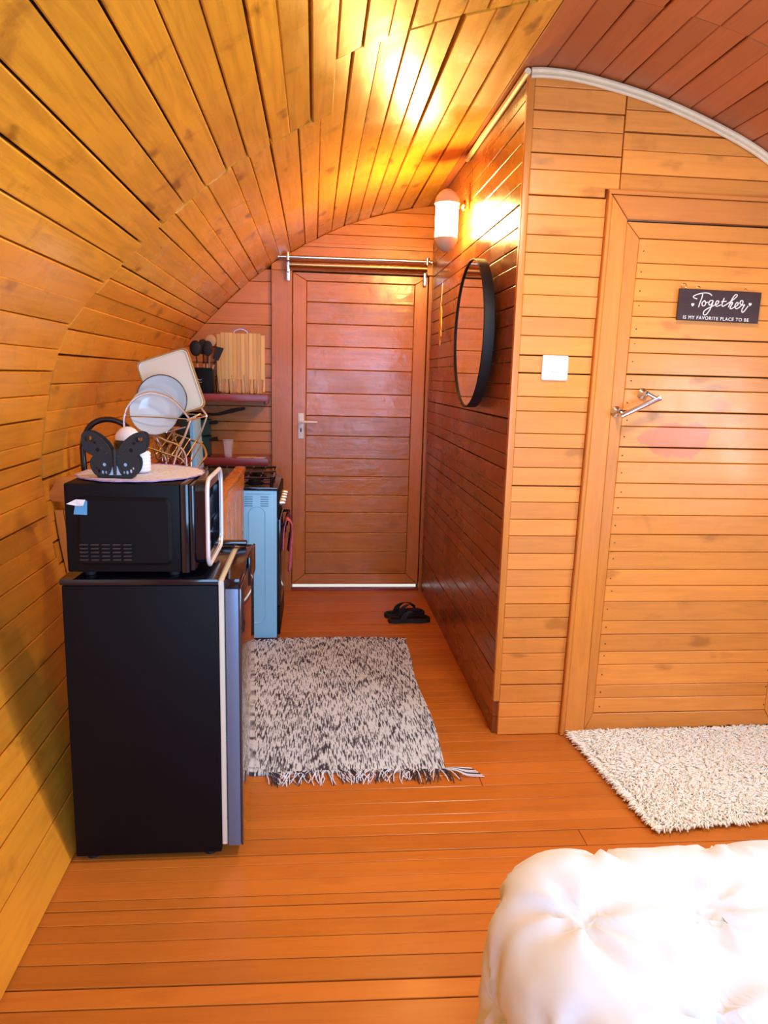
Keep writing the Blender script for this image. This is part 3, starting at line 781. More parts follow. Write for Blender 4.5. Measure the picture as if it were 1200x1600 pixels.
mesh_obj('rim', ofr, M_black, sk, Matrix.Translation((0, 0, .979)))
MB().box(-.754, -.466, 3.331, 3.789, .9765, .9775).build('basin', M_blackm, sk)

# tap
tap = thing('kitchen_tap', 'black gooseneck kitchen tap rising behind the butterfly against the left wall', 'tap', (-.88, 2.95, .988))
tp_ = smooth_open([(-.893, 2.95, .99), (-.900, 2.95, 1.10), (-.899, 2.95, 1.19), (-.868, 2.95, 1.258), (-.81, 2.95, 1.284), (-.75, 2.95, 1.270), (-.712, 2.95, 1.232), (-.700, 2.95, 1.19)], 5)
MB().tube([tuple(p) for p in tp_], .0115, 10).build('spout', M_black, tap)
MB().lathe([(0, 0), (.018, 0), (.018, .03), (.014, .036), (0, .036)], (-.700, 2.95, 1.156), 16).build('nozzle', M_black, tap)
MB().lathe([(0, 0), (.026, 0), (.026, .008), (.020, .014), (.020, .07), (0, .07)], (-.893, 2.95, .9775), 18).build('base', M_black, tap)
MB().tube([(-.874, 2.95, 1.03), (-.83, 2.945, 1.05)], [.006, .005], 8).build('lever', M_black, tap)

# ---------------------------------------------------------------- dish rack with its dishes
rk = thing('dish_rack', 'chrome wire two-tier dish rack standing on the worktop', 'dish rack', (-.60, 3.04, .989))
def wire(parent, pts, r=.0035, name='wire', mat=None, k=5, closed=False):
    pts = smooth_open(pts, k) if not closed else smooth_closed(pts, k)
    return MB().tube([tuple(p) for p in pts], r, 7, closed=closed).build(name, mat or M_chrome, parent)
for yy, dx in ((2.90, 0), (3.20, .02)):
    wire(rk, [(-.725+dx, yy, 1.235), (-.727+dx, yy, 1.289), (-.711+dx, yy, 1.338), (-.674+dx, yy, 1.375), (-.621+dx, yy, 1.391), (-.555+dx, yy, 1.373), (-.507+dx, yy, 1.33), (-.477+dx, yy, 1.290)], .0050, 'hoop')
    wire(rk, [(-.725+dx, yy, 1.235), (-.690+dx, yy, 1.19), (-.655+dx, yy, 1.10), (-.655+dx, yy, .994)], .0045, 'upright')
    wire(rk, [(-.478+dx, yy, 1.29), (-.50+dx, yy, 1.23), (-.545+dx, yy, 1.12), (-.545+dx, yy, .994)], .0045, 'upright')
    wire(rk, [(-.735+dx, yy, 1.301), (-.60+dx, yy, 1.299), (-.488+dx, yy, 1.293)], .0030)
    wire(rk, [(-.70+dx, yy, .992), (-.58+dx, yy, .992), (-.47+dx, yy, .992)], .004, 'foot')
for x, z in ((-.727, 1.303), (-.480, 1.290), (-.655, 1.245), (-.57, 1.242)):
    wire(rk, [(x, 2.90, z), (x+.008, 3.05, z), (x+.02, 3.20, z)], .0032)
wire(rk, [(-.488, 2.885, 1.290), (-.455, 2.90, 1.305), (-.445, 2.93, 1.312)], .005, 'hook')
# lower tier: a tilted wire basket that flares out to the right
wire(rk, [(-.655, 2.93, 1.215), (-.617, 2.93, 1.222), (-.575, 2.93, 1.205), (-.532, 2.93, 1.188), (-.505, 2.93, 1.15), (-.502, 2.93, 1.085)], .0045, 'basket_rim')
wire(rk, [(-.668, 2.95, 1.182), (-.577, 2.95, 1.151), (-.529, 2.95, 1.135), (-.505, 2.95, 1.10), (-.500, 2.95, 1.06)], .0038, 'basket_rim')
wire(rk, [(-.60, 3.15, 1.22), (-.52, 3.15, 1.192), (-.468, 3.12, 1.175), (-.442, 3.05, 1.14), (-.448, 3.0, 1.122), (-.475, 2.97, 1.09), (-.50, 2.95, 1.07)], .0045, 'basket_rim')
for k in range(6):
    t_ = k/5; wire(rk, [(-.655+.14*t_, 2.935, 1.218-.05*t_), (-.650+.14*t_, 2.99, 1.13-.03*t_), (-.60+.13*t_, 3.15, 1.215-.03*t_)], .0022)
for k in range(4):
    wire(rk, [(-.65+.04*k, 2.92, 1.04), (-.645+.04*k, 3.05, 1.035), (-.63+.04*k, 3.18, 1.04)], .0022)

def lean(ax, ang): return Matrix.Rotation(ang, 3, ax)
def place_plate(name, prof, c, tilt, yaw, mat, n=40):
    M = Matrix.Rotation(yaw, 3, 'Z') @ Matrix.Rotation(tilt, 3, 'X')
    return MB().lathe(prof, c, n, M)
M_plate = plain('pale blue glaze', (.50, .58, .64), .18, coat=.4)
M_plate2 = plain('pale stoneware', (.58, .66, .70), .16, coat=.4)
M_tray = plain('cream glaze', (.72, .68, .55), .2, coat=.4)
M_gold = plain('brown gold rim', (.40, .22, .07), .3)
PR = [(0, .004), (.060, .003), (.070, .006), (.094, .017), (.099, .019), (.100, .017), (.094, .011), (.070, .001), (.058, 0), (0, 0)]
def dish(name, label, cat, c, R, tilt, yaw, mat, rim, group=None):
    sc_ = R/.1; M = Matrix.Rotation(yaw, 3, 'Z') @ Matrix.Rotation(tilt, 3, 'X')
    o = MB().lathe([(r*sc_, z*sc_) for r, z in PR], c, 48, M).build(name, mat)
    tag(o, label, cat, group)
    MB().tube([Vector(c)+M @ Vector((.0995*sc_*math.cos(2*PI*j/48), .0995*sc_*math.sin(2*PI*j/48), .0185*sc_)) for j in range(48)], .0022, 6, closed=True).build('rim', rim, o)
    return o
dish('dinner_plate', 'pale blue-grey plate with dark rim, rear of the two plates in the dish rack', 'plate', (-.606, 3.02, 1.362), .097, PI/2-.10, .10, M_plate, plain('charcoal rim', (.05, .05, .06), .3), 'plates in the dish rack')
dish('dinner_plate', 'pale grey plate with light rim, front of the two plates in the dish rack', 'plate', (-.622, 2.945, 1.318), .090, PI/2-.16, .10, M_plate2, M_plate, 'plates in the dish rack')
# tray
ty = thing('serving_tray', 'cream rectangular tray with brown-gold rim leaning at the back of the dish rack', 'tray', (-.565, 3.10, 1.29))
a_ = .33
ex = Vector((math.cos(a_), .0, math.sin(a_))); ey = Vector((-math.sin(a_), .16, math.cos(a_))).normalized(); nrm = -ex.cross(ey)*-1
nrm = ex.cross(ey); nrm = nrm if nrm.y < 0 else -nrm
oc = Vector((-.588, 3.10, 1.428))
MB().slab(rrect(-.105, .108, -.135, .115, .022), oc, ex, ey, nrm, .010, .004).build('base', M_tray, ty)
def ttube(inset, r, h): return [oc+ex*x+ey*y+nrm*h for x, y in rrect(-.105+inset, .108-inset, -.135+inset, .115-inset, .022, 5)]
MB().tube(ttube(.0, 0, .010), .0042, 8, closed=True).build('rim', M_gold, ty)
MB().tube(ttube(.006, 0, .012), .0035, 8, closed=True).build('inner_rim', M_tray, ty)
# wine glasses upside down in the lower tier
def goblet(c, label):
    g = thing('wine_glass', label, 'glass', c, 'stemmed glasses upside down in the dish rack')
    MB().lathe([(.031, 0), (.033, .03), (.030, .055), (.016, .078), (.0045, .088), (.0045, .10), (.0035, .098), (.014, .076), (.028, .054), (.031, .03), (.029, 0)], c, 24).build('bowl', M_glass, g)
    MB().lathe([(.0042, .1005), (.0042, .128), (.012, .136), (.026, .140), (.026, .142), (0, .142)], c, 24).build('stem', M_glass, g)
    return g
goblet((-.642, 3.03, 1.112), 'left one of two upturned stemmed glasses in the dish rack, under the plates')
goblet((-.566, 3.03, 1.112), 'right one of two upturned stemmed glasses in the dish rack, beside the blue board')
bw = MB().lathe([(0, .004), (.025, .003), (.042, .028), (.050, .058), (.052, .060), (.052, .056), (.044, .024), (.027, 0), (0, 0)], (-.640, 2.93, 1.047), 32).build('brown_bowl', plain('brown glaze', (.16, .05, .015), .12, coat=.5))
tag(bw, 'glossy brown bowl in the lower tier of the dish rack', 'bowl')
pb_ = MB().lathe([(0, .004), (.03, .003), (.048, .022), (.054, .048), (.056, .050), (.056, .046), (.05, .02), (.03, 0), (0, 0)], (-.552, 2.99, 1.046), 32).build('black_bowl', M_black)
tag(pb_, 'glossy black bowl in the lower tier of the dish rack under the glasses', 'bowl')
bbm = MB().box(-.010, .010, -.10, .10, 0, .29, .004)
bb_ = bbm.build('blue_board', plain('light blue plastic', (.22, .48, .68), .35)); bb_.location = (-.520, 3.36, .9795); bb_.rotation_euler = (0, -.05, 0)
tag(bb_, 'light blue chopping board on edge between dish rack and pots', 'chopping board')
pc = MB(); bm = bmesh.new(); bmesh.ops.create_icosphere(bm, subdivisions=3, radius=1)
for q in bm.verts:
    nn = noise.noise(q.co*2.2); q.co = Vector((q.co.x*.030*(1+.5*nn), q.co.y*.026*(1+.4*nn), max(-.2, q.co.z)*.024*(1+.9*nn)))
bm.verts.index_update(); pc.add([q.co[:] for q in bm.verts], [tuple(x.index for x in f_.verts) for f_ in bm.faces], True); bm.free()
pk = pc.build('dish_cloth', plain('dusty pink cloth', (.42, .14, .14), .8, bump=.6, bscale=90)); pk.location = (-.425, 2.90, .989)
tag(pk, 'crumpled dusty pink dish cloth on the worktop beside the dish rack', 'cloth')

# ---------------------------------------------------------------- stove
sv = thing('stove', 'silver-white gas stove with black hob beside the kitchen cabinet', 'stove', (-.46, 4.25, 0))
SX0, SX1, SY0, SY1, SZ = -.700, -.200, 3.955, 4.50, .852
MB().box(SX0, SX1, SY0+.002, SY1, .012, SZ, .006).build('body', M_blue, sv)
# raised side panel with an embossed track and two vent banks
em = MB().tube([(x, SY0+.0012, z) for x, z in rrect(-.352, -.263, .10, .765, .044, 8)], .0035, 6, closed=True)
em.build('embossed_panel', M_blue, sv)
MB().box(-.362, -.235, SY0-.003, SY0+.003, .832, .838, .001).build('ridge', M_blue, sv)
sl0 = None
for cx in (-.352, -.266):
    for k in range(5):
        if sl0 is None:
            sl0 = MB().box(-.022, .022, -.002, .002, -.0016, .0016, .0006).build('vent_slot', plain('vent shade', (.10, .24, .38), .4), sv, center=False); o = sl0
        else: o = sl0.copy(); COL.objects.link(o); o.parent = sv
        o.location = Vector((cx, SY0, .818-k*.0125))-world_loc(sv)
MB().box(SX0-.002, SX1+.006, SY0-.002, SY1+.002, SZ+.001, SZ+.020, .005).build('hob', M_black, sv)
for bx in (-.33, -.56):
    for by in (4.10, 4.36):
        bo = MB().lathe([(0, 0), (.05, 0), (.05, .006), (.036, .010), (.036, .018), (.030, .024), (0, .025)], (bx, by, SZ+.021), 24).build('burner', M_blackm, sv)
for by in (4.10, 4.36):
    g_ = MB(); z = SZ+.066
    g_.tube([(x, y, z) for x, y in rrect(-.64, -.225, by-.115, by+.115, .025, 4)], .006, 6, closed=True)
    for x in (-.52, -.44, -.36, -.29): g_.tube([(x, by-.115, z), (x, by-.03, z)], .005, 6).tube([(x, by+.03, z), (x, by+.115, z)], .005, 6)
    for x in (-.63, -.235):
        for y in (by-.10, by+.10): g_.tube([(x, y, z), (x, y, SZ+.021)], .006, 6)
    g_.build('pan_support', M_black, sv)
MB().box(SX1+.001, SX1+.012, SY0+.01, SY1-.01, .70, SZ-.004, .003).build('control_panel', M_blackm, sv)
for k in range(5):
    kx = MB().lathe([(0, 0), (.017, 0), (.017, .010), (.014, .020), (.0135, .030), (0, .031)], (SX1+.0125, 4.03+k*.095, .775), 20, Matrix.Rotation(PI/2, 3, 'Y')).build('knob', M_steel, sv)
od = MB().box(SX1+.001, SX1+.022, SY0+.012, SY1-.012, .20, .692, .005).build('oven_door', M_black, sv)
MB().tube([(SX1+.018, SY0+.06, .655), (SX1+.050, SY0+.06, .655), (SX1+.050, SY1-.06, .655), (SX1+.018, SY1-.06, .655)], .008, 8).build('handle', M_blackm, od)
MB().box(SX1+.001, SX1+.018, SY0+.012, SY1-.012, .03, .192, .004).build('drawer', M_blackm, sv)
for x in (SX0+.04, SX1-.04):
    for y in (SY0+.04, SY1-.04): MB().lathe([(0, 0), (.015, 0), (.015, .012), (0, .012)], (x, y, 0), 12).build('foot', M_blackr, sv)
# towel over the oven handle
def towel(name, y0, y1, zf, mat, label, xo=0.0):
    mb = MB()
    path = smooth_open([(SX1+.030-xo*.3, .655-zf*.55), (SX1+.032-xo*.3, .60), (SX1+.036, .650), (SX1+.050, .672+xo), (SX1+.066+xo, .655), (SX1+.070+xo, .60), (SX1+.066+xo, .655-zf*.5), (SX1+.058+xo, .655-zf)], 5)
    def fn(u, v_):
        i = u*(len(path)-1); a = int(min(i, len(path)-2)); p = Vector(path[a]).lerp(Vector(path[a+1]), i-a)
        y = y0+(y1-y0)*v_; amp = .004+.008*abs(u-.45)
        y = (y0+y1)/2+(y-(y0+y1)/2)*(1-.35*max(0, u-.6))
        return (p[0]+amp*math.sin(v_*9+u*3), y, p[1]+.01*math.sin(v_*5)*(u > .8))
    add_grid(mb, fn, 28, 16)
    o = mb.build(name, mat)
    md = o.modifiers.new('thick', 'SOLIDIFY'); md.thickness = .004
    tag(o, label, 'towel'); return o
M_tow1 = plain('purple towel', (.13, .03, .13), .85, bump=.5, bscale=200, var=.3)
M_tow2 = plain('pink towel', (.72, .16, .20), .85, bump=.5, bscale=60, var=.45)
towel('kitchen_towel', 4.06, 4.30, .17, M_tow1, 'dark purple kitchen towel over the stove door handle', .004)
towel('kitchen_towel', 4.01, 4.10, .28, M_tow2, 'patterned pink kitchen towel hanging in front of the stove', .011)

# ---------------------------------------------------------------- shelves and what stands on them
def shelf(z, label, x1):
    s_ = thing('wall_shelf', label, 'shelf', (-.6, 4.80, z-.04), 'maroon shelves left of the back door')
    poly = clip([(-1.1, z-.045), (x1, z-.045), (x1, z), (-1.1, z)], .004)
    lx = min(p[0] for p in poly)
    MB().box(lx+.012, x1, 4.68, 4.925, z-.030, z, .003).build('board', M_shelf, s_)
    MB().box(lx+.012, x1+.0, 4.664, 4.679, z-.042, z+.002, .003).build('front_lip', M_shelf, s_)
    MB().box(x1-.03, x1-.005, 4.70, 4.925, z-.060, z-.031, .003).build('bracket', M_shelf, s_)
shelf(1.346, 'upper maroon wooden shelf with the bamboo board on it', -.290)
shelf(.946, 'lower maroon wooden shelf with the pots on it', -.290)
SZ1 = 1.347; SZ2 = .947
uh = thing('utensil_holder', 'square black utensil holder at the left end of the upper shelf', 'utensil holder', (-.70, 4.75, SZ1))
ub = MB().box(-.755, -.635, 4.70, 4.80, SZ1, SZ1+.155, .006).build('body', M_blackm, uh)
MB().box(-.747, -.643, 4.708, 4.792, SZ1+.1552, SZ1+.158).build('opening', M_blackr, uh)
mkm = MB()
mkm.tube([(-.745, 4.699, 1.425), (-.728, 4.699, 1.437), (-.712, 4.699, 1.428), (-.700, 4.699, 1.433)], .0012, 5).tube([(-.745, 4.699, 1.415), (-.700, 4.699, 1.415)], .001, 5).tube([(-.745, 4.699, 1.402), (-.712, 4.699, 1.402)], .0008, 5)
mkm.build('printed_mark', M_white, uh)
M_uh = plain('wooden handle', (.62, .36, .18), .5)
M_spoonwood = plain('beech wood', (.60, .38, .20), .5, var=.15)
def utensil(name, label, x, y, dx, L, head, mat=M_blackr, wood_=True, hw=.022, hl=.06, hd=.006):
    b0 = Vector((x, y, SZ1+.12)); tip = Vector((x+dx, y-.01, SZ1+.158+L)); d = (tip-b0).normalized()
    g = thing(name, label, 'utensil', (x, y, SZ1+.12), 'utensils in the black holder')
    sd = Vector((1, 0, 0)); sd = (sd-d*sd.dot(d)).normalized(); nn = sd.cross(d)
    M = Matrix((sd, nn, d)).transposed()
    hb0 = tip-d*hl
    MB().tube([b0, b0+d*.062], .0055, 8).build('grip', M_uh if wood_ else mat, g)
    MB().tube([b0+d*.0625, hb0], .0045, 8).build('shaft', mat, g)
    h_ = MB()
    if head == 'flat':
        h_.slab([(-hw*.75, 0), (hw*.75, 0), (hw, hl), (-hw, hl*.92)], hb0-nn*.002, sd, d, nn, .004, .001)
    else:
        pr = [(hw*math.sin(PI*k/8)*(1 if k < 8 else 0), -hl/2*math.cos(PI*k/8)) for k in range(9)]
        h_.lathe([(max(r, .0001), z) for r, z in pr], (0, 0, 0), 16)
        h_.v = [tuple(hb0+d*(hl/2)+M @ Vector((p[0], p[1]*hd/hw, p[2]))) for p in h_.v]
    ho = h_.build('head', mat, g)
    if head == 'slot':
        for k in (-1, 0, 1):
            MB().tube([hb0+d*.015+sd*.007*k-nn*(hd+.001)*1, hb0+d*.042+sd*.007*k-nn*(hd+.001)], .0016, 6).build('slot', M_dark, ho)
    return g
utensil('cooking_spoon', 'black ladle leaning furthest left in the utensil holder', -.725, 4.735, -.018, .165, 'bowl', hw=.037, hl=.098, hd=.014)
utensil('cooking_spoon', 'black serving spoon with a broad head behind the ladle', -.695, 4.775, -.005, .175, 'bowl', hw=.034, hl=.095)
utensil('cooking_spoon', 'black slotted spoon in the middle of the utensil holder', -.672, 4.730, .012, .165, 'slot', hw=.030, hl=.095)
utensil('wooden_spoon', 'round wooden spoon standing tallest in the utensil holder', -.668, 4.778, .020, .205, 'bowl', mat=M_spoonwood, wood_=False, hw=.034, hl=.075)
utensil('turner', 'black flat turner leaning right in the utensil holder', -.650, 4.735, .062, .130, 'flat', hw=.025, hl=.085)
# bamboo board
cbd = thing('cutting_board', 'bamboo cutting board leaning on the back wall above the upper shelf', 'cutting board', (-.47, 4.89, SZ1))
bx0, bx1, bz0, bz1 = -.628, -.322, SZ1+.001, SZ1+.384
nst = 12
for k in range(nst):
    a = bx0+(bx1-bx0)*k/nst; b = bx0+(bx1-bx0)*(k+1)/nst
    tn = random.choice([(.80, .55, .20), (.74, .47, .15), (.84, .60, .25), (.70, .44, .15)])
    mm = wood('bamboo %.2f' % tn[0], tn, (tn[0]*.7, tn[1]*.62, tn[2]*.5), 'z', .35, knots=0, dirt=.12, bump=.1)
    z0_, z1_ = bz0+(.012 if k in (0, nst-1) else 0), bz1-(.012 if k in (0, nst-1) else (.004 if 4 <= k <= 7 else 0))
    o = MB().slab([(a+.0003, z0_), (b-.0003, z0_), (b-.0003, z1_), (a+.0003, z1_)], (0, 4.885, 0), (1, 0, 0), (0, 0, 1), (0, -1, 0), .016, .0012).build('strip', mm, cbd)
wire(cbd, [(-.520, 4.878, bz1-.006), (-.510, 4.878, bz1+.012), (-.475, 4.878, bz1+.024), (-.440, 4.878, bz1+.012), (-.430, 4.878, bz1-.006)], .004, 'handle', M_steel)
# tumblers
labs = ['first clear tumbler from the left in front of the bamboo board', 'second clear tumbler from the left in front of the bamboo board', 'third clear tumbler from the left in front of the bamboo board', 'fourth clear tumbler from the left in front of the bamboo board']
for k, lb in enumerate(labs):
    c = (-.590+k*.078, 4.745, SZ1)
    o = MB().lathe([(0, .006), (.024, .006), (.029, .09), (.031, .092), (.033, .09), (.028, 0), (0, 0)], c, 24).build('tumbler', M_glass)
    tag(o, lb, 'glass', 'tumblers on the upper shelf')
for k, (x, lb) in enumerate(((-.603, 'small dark spoon standing in the first tumbler'), (-.512, 'small steel spoon standing between the second and third tumblers'), (-.434, 'small steel spoon standing in the third tumbler'))):
    if k == 1: x = -.508
    o = MB().tube([(x, 4.745, SZ1+.010), (x-.012, 4.75, SZ1+.118)], [.0028, .004], 6).build('teaspoon', M_steel if k else M_blackr); tag(o, lb, 'spoon')
# pots
M_teal = plain('teal enamel', (.012, .075, .095), .3, coat=.3)
def pot(z, h, label, lid=False):
    g = thing('cooking_pot', label, 'pot', (-.765, 4.80, z), 'teal pots on the lower shelf')
    MB().lathe([(0, 0), (.095, 0), (.107, .010), (.110, h-.006), (.113, h), (.107, h), (.105, .012), (0, .006)], (-.768, 4.80, z), 40).build('body', M_teal, g)
    MB().tube([(-.665, 4.76, z+h-.022), (-.630, 4.75, z+h-.018), (-.612, 4.75, z+h-.015)], [.008, .010, .008], 8).build('handle', M_blackr, g)
    MB().tube([(-.670, 4.81, z+h-.022), (-.622, 4.81, z+h-.015)], [.008, .010], 8).build('handle', M_blackr, g)
pot(SZ2, .128, 'teal cooking pot standing on the lower shelf, under the other pot')
pot(SZ2+.1285, .105, 'teal cooking pot stacked on top of the other teal pot')
fp = thing('frying_pan', 'black frying pan lying on the stacked teal pots', 'frying pan', (-.76, 4.8, SZ2+.234))
MB().lathe([(0, 0), (.085, 0), (.112, .038), (.115, .038), (.112, .034), (.084, .004), (0, .004)], (-.768, 4.80, SZ2+.2340), 36).build('body', M_black, fp)
MB().tube([(-.660, 4.76, SZ2+.266), (-.60, 4.745, SZ2+.272), (-.52, 4.735, SZ2+.295), (-.44, 4.73, SZ2+.312)], [.007, .010, .013, .009], 8).build('handle', M_blackr, fp)
cu = MB().lathe([(0, .004), (.024, .004), (.035, .105), (.040, .108), (.041, .112), (.036, .112), (.025, 0), (0, 0)], (-.548, 4.73, SZ2+.0005), 24).build('plastic_cup', plain('clear plastic', (.95, .93, .98), .08, trans=.75, ior=1.12))
tag(cu, 'clear plastic cup standing on the lower shelf', 'cup')
pp = MB().slab([(-.49, 4.69), (-.40, 4.675), (-.37, 4.74), (-.46, 4.76)], (0, 0, SZ2+.0005), (1, 0, 0), (0, 1, 0), (0, 0, 1), .004, .001).build('envelope', plain('manila paper', (.62, .46, .28), .7)); tag(pp, 'tan paper envelope on the lower shelf beside the cup', 'envelope')
pp = MB().slab([(-.385, 4.675), (-.315, 4.672), (-.305, 4.72), (-.355, 4.73)], (0, 0, SZ2+.0005), (1, 0, 0), (0, 1, 0), (0, 0, 1), .003, .001).build('paper_slip', M_white); tag(pp, 'white slip of paper at the right end of the lower shelf', 'paper')

# ---------------------------------------------------------------- curtain rail
cr_ = thing('curtain_rail', 'double chrome and bronze curtain rail above the back door', 'curtain rail', (.3, 4.88, 2.19))
MB().tube([(-.225, 4.845, 2.205), (.80-.07, 4.845, 2.210)], .011, 12).build('pole', M_chrome, cr_)
MB().tube([(-.165, 4.875, 2.165), (.715, 4.875, 2.170)], .024, 16).build('pole', M_bronze, cr_)['label'] = 'thick bronze pole'
for x in (-.175, .712):
    MB().box(x-.010, x+.010, 4.898, 4.903, 2.07, 2.24, .001).build('bracket_plate', M_chrome, cr_)
    MB().tube([(x, 4.90, 2.225), (x, 4.85, 2.226)], .006, 8).tube([(x, 4.845, 2.19), (x, 4.845, 2.232)], .014, 10).tube([(x, 4.90, 2.12), (x, 4.87, 2.125), (x, 4.87, 2.15)], .006, 8).build('bracket', M_chrome, cr_)
for x in (-.228, .735): MB().lathe([(0, 0), (.014, 0), (.015, .008), (0, .012)], (x, 4.845, 2.206), 12, Matrix.Rotation(PI/2 if x > 0 else -PI/2, 3, 'Y')).build('finial', M_chrome, cr_)

# ---------------------------------------------------------------- wall lamp
lm = thing('wall_lamp', 'glowing frosted cylinder wall lamp with domed caps on the hall wall', 'lamp', (.645, 3.80, 2.2))
LC = (.648, 3.80)
M_cap = plain('beige lamp metal', (.55, .48, .36), .4)
MB().lathe([(.001, .232), (.020, .228), (.042, .212), (.058, .188), (.063, .168), (.063, .160), (.001, .160)], (LC[0], LC[1], 2.168), 32).build('top_cap', M_cap, lm)
MB().lathe([(.001, -.066), (.020, -.062), (.040, -.048), (.054, -.024), (.058, -.006), (.058, .0), (.001, .0)], (LC[0], LC[1], 2.168), 32).build('bottom_cap', M_cap, lm)
gl = MB().lathe([(.056, .0005), (.056, .1595)], (LC[0], LC[1], 2.168), 32).build('glass_shade', plain('lit frosted glass', (1, .9, .7), .4, emis=(1.0, .60, .17), estr=LAMP_E), lm)
MB().tube([(LC[0]+.060, LC[1], 2.312), (.70, LC[1], 2.318), (.722, LC[1], 2.322)], .007, 8).build('arm', M_bronze, lm)
MB().lathe([(0, 0), (.028, 0), (.026, .010), (.010, .018), (0, .018)], (.7375, LC[1], 2.322), 20, Matrix.Rotation(-PI/2, 3, 'Y')).build('wall_plate', M_bronze, lm)
# bedroom ceiling lamp (out of frame)
bl = thing('ceiling_lamp', 'round white lamp fixed under the bedroom ceiling above the floor before the bed', 'ceiling lamp', (.85, 1.84, 2.44))
MB().lathe([(.001, .115), (.15, .115), (.15, .02), (.13, .0), (.13, .03), (.001, .03)], (.85, 1.84, 2.452), 28).build('housing', M_white, bl)

# ---------------------------------------------------------------- mirror
mi = thing('wall_mirror', 'round black-framed mirror hanging on the hall wall below the lamp', 'mirror', (.71, 3.36, 1.35))
MC = (3.365, 1.675); MR = .328
My = Matrix.Rotation(-PI/2, 3, 'Y')
MB().lathe([(MR-.004, 0), (MR, .002), (MR, .046), (MR-.003, .048), (MR-.006, .048), (MR-.007, .047), (MR-.007, .038)], (.7375, MC[0], MC[1]), 72, My).build('frame', M_blackr, mi)
MB().lathe([(.0, .041), (MR-.0075, .041), (MR-.0085, .004), (0, .004)], (.7375, MC[0], MC[1]), 72, My).build('glass', plain('mirror', (.90, .88, .86), .01, metal=1), mi)

# ---------------------------------------------------------------- leaf ornament
lf = thing('leaf_ornament', 'pale carved leaf hanging on a string between back door and mirror', 'ornament', (.725, 4.36, 1.68))
lo_ = smooth_closed([(0, 0), (.018, .045), (.036, .06), (.030, .085), (.042, .12), (.030, .15), (.034, .18), (.014, .215), (0, .228), (-.014, .215), (-.032, .18), (-.028, .15), (-.042, .115), (-.030, .085), (-.034, .055), (-.016, .04)], 3)
MB().slab([tuple(p) for p in lo_], (.735, 4.36, 1.665), (0, 1, 0), (0, 0, 1), (-1, 0, 0), .008, .003).build('leaf', plain('pale bark', (.72, .42, .13), .6, bump=.5, bscale=40, var=.25), lf)
MB().tube([(.729, 4.36, 1.885), (.730, 4.345, 1.95), (.732, 4.34, 2.02)], .0022, 6).build('string', M_cream, lf)
MB().box(.7255, .7268, 4.337, 4.375, 1.745, 1.79).build('carved_patch', plain('carved patch', (.50, .24, .06), .6), lf)

# ---------------------------------------------------------------- light switch, sign
sw = thing('light_switch', 'square white light switch on the narrow partition column', 'light switch', (.921, 2.79, 1.48))
MB().slab(rrect(.870, .972, 1.478, 1.572, .006), (0, 2.7995, 0), (1, 0, 0), (0, 0, 1), (0, -1, 0), .010, .003).build('plate', M_white, sw)
MB().slab([(.908, 1.510), (.934, 1.510), (.934, 1.540), (.908, 1.540)], (0, 2.7895, 0), (1, 0, 0), (0, 0, 1), (0, -.995, .1), .004, .001).build('rocker', M_white, sw)
for x in (.884, .958): MB().lathe([(0, .0015), (.0035, .001), (.004, 0)], (x, 2.7895, 1.525), 10, Matrix.Rotation(PI/2, 3, 'X')).build('screw', M_steel, sw)

sg = thing('wall_sign', 'dark wooden plaque lettered in white, hanging on the bathroom door', 'sign', (1.55, 2.78, 1.72))
ca, sa = math.cos(-.012), math.sin(-.012)
sex = Vector((ca, 0, sa)); sez = Vector((-sa, 0, ca)); so = Vector((1.386, YP-.010, 1.720))
SW_, SH_ = .330, .1165
SX = SW_/975.0
MB().slab([(0, 0), (SW_, 0), (SW_, SH_), (0, SH_)], so, sex, sez, (0, -1, 0), .010, .0015).build('board', wood('dark plaque', (.045, .015, .012), (.012, .005, .005), 'x', .45, knots=0, dirt=.2, weather=.5), sg)
def S3(u, v):   # lettering coordinates to the plaque's face
    x = (u-190)*SX; z = (SH_-(v-165-(u-190)*.045)*SX)
    return so+sex*x+sez*z+Vector((0, -.0108, 0))
strokes = [
    [(572, 245), (540, 222), (480, 215), (410, 228), (356, 250), (362, 268), (400, 280)],
    [(462, 225), (455, 270), (440, 320), (428, 372)],
    [(488, 300), (466, 322), (470, 352), (492, 356), (508, 336), (500, 308), (486, 300), (510, 318), (535, 318)],
    [(592, 300), (562, 298), (545, 325), (556, 348), (580, 335), (594, 302), (584, 350), (560, 410), (525, 455), (496, 450), (500, 415), (550, 380), (610, 352)],
    [(612, 350), (650, 335), (662, 308), (640, 302), (625, 335), (645, 362), (690, 345)],
    [(722, 270), (705, 330), (712, 362), (742, 350)], [(690, 312), (752, 306)],
    [(742, 350), (800, 312), (862, 262), (872, 238), (848, 236), (815, 285), (785, 372)],
    [(790, 352), (818, 318), (828, 330), (805, 378), (822, 388), (862, 366)],
    [(858, 368), (890, 350), (896, 325), (876, 322), (860, 356), (880, 388), (918, 372)],
    [(905, 382), (945, 340), (950, 305), (926, 300), (918, 330), (950, 350), (975, 345), (950, 395), (955, 425), (975, 420), (1020, 358)]]
wr = MB()
for st_k in strokes:
    pts = smooth_open([S3(*p) for p in st_k], 5)
    wr.tube([tuple(p) for p in pts], .0021, 6)
for hx, hy in ((355, 343), (1040, 340)):
    hp = [(0, 22), (-18, 2), (-16, -14), (-6, -16), (0, -6), (6, -16), (16, -14), (18, 2)]
    c0 = S3(hx, hy); wr.slab([(x*SX, -y*SX) for x, y in hp], c0, sex, sez, (0, -1, 0), .001)
wr.build('script_lettering', plain('white paint', (.85, .83, .80), .5), sg)
fc = bpy.data.curves.new('lettering', 'FONT'); fc.body = 'IS MY FAVORITE PLACE TO BE'; fc.size = .0178; fc.extrude = .0003; fc.offset = .00012; fc.space_character = 1.16
me = curve_mesh(fc)
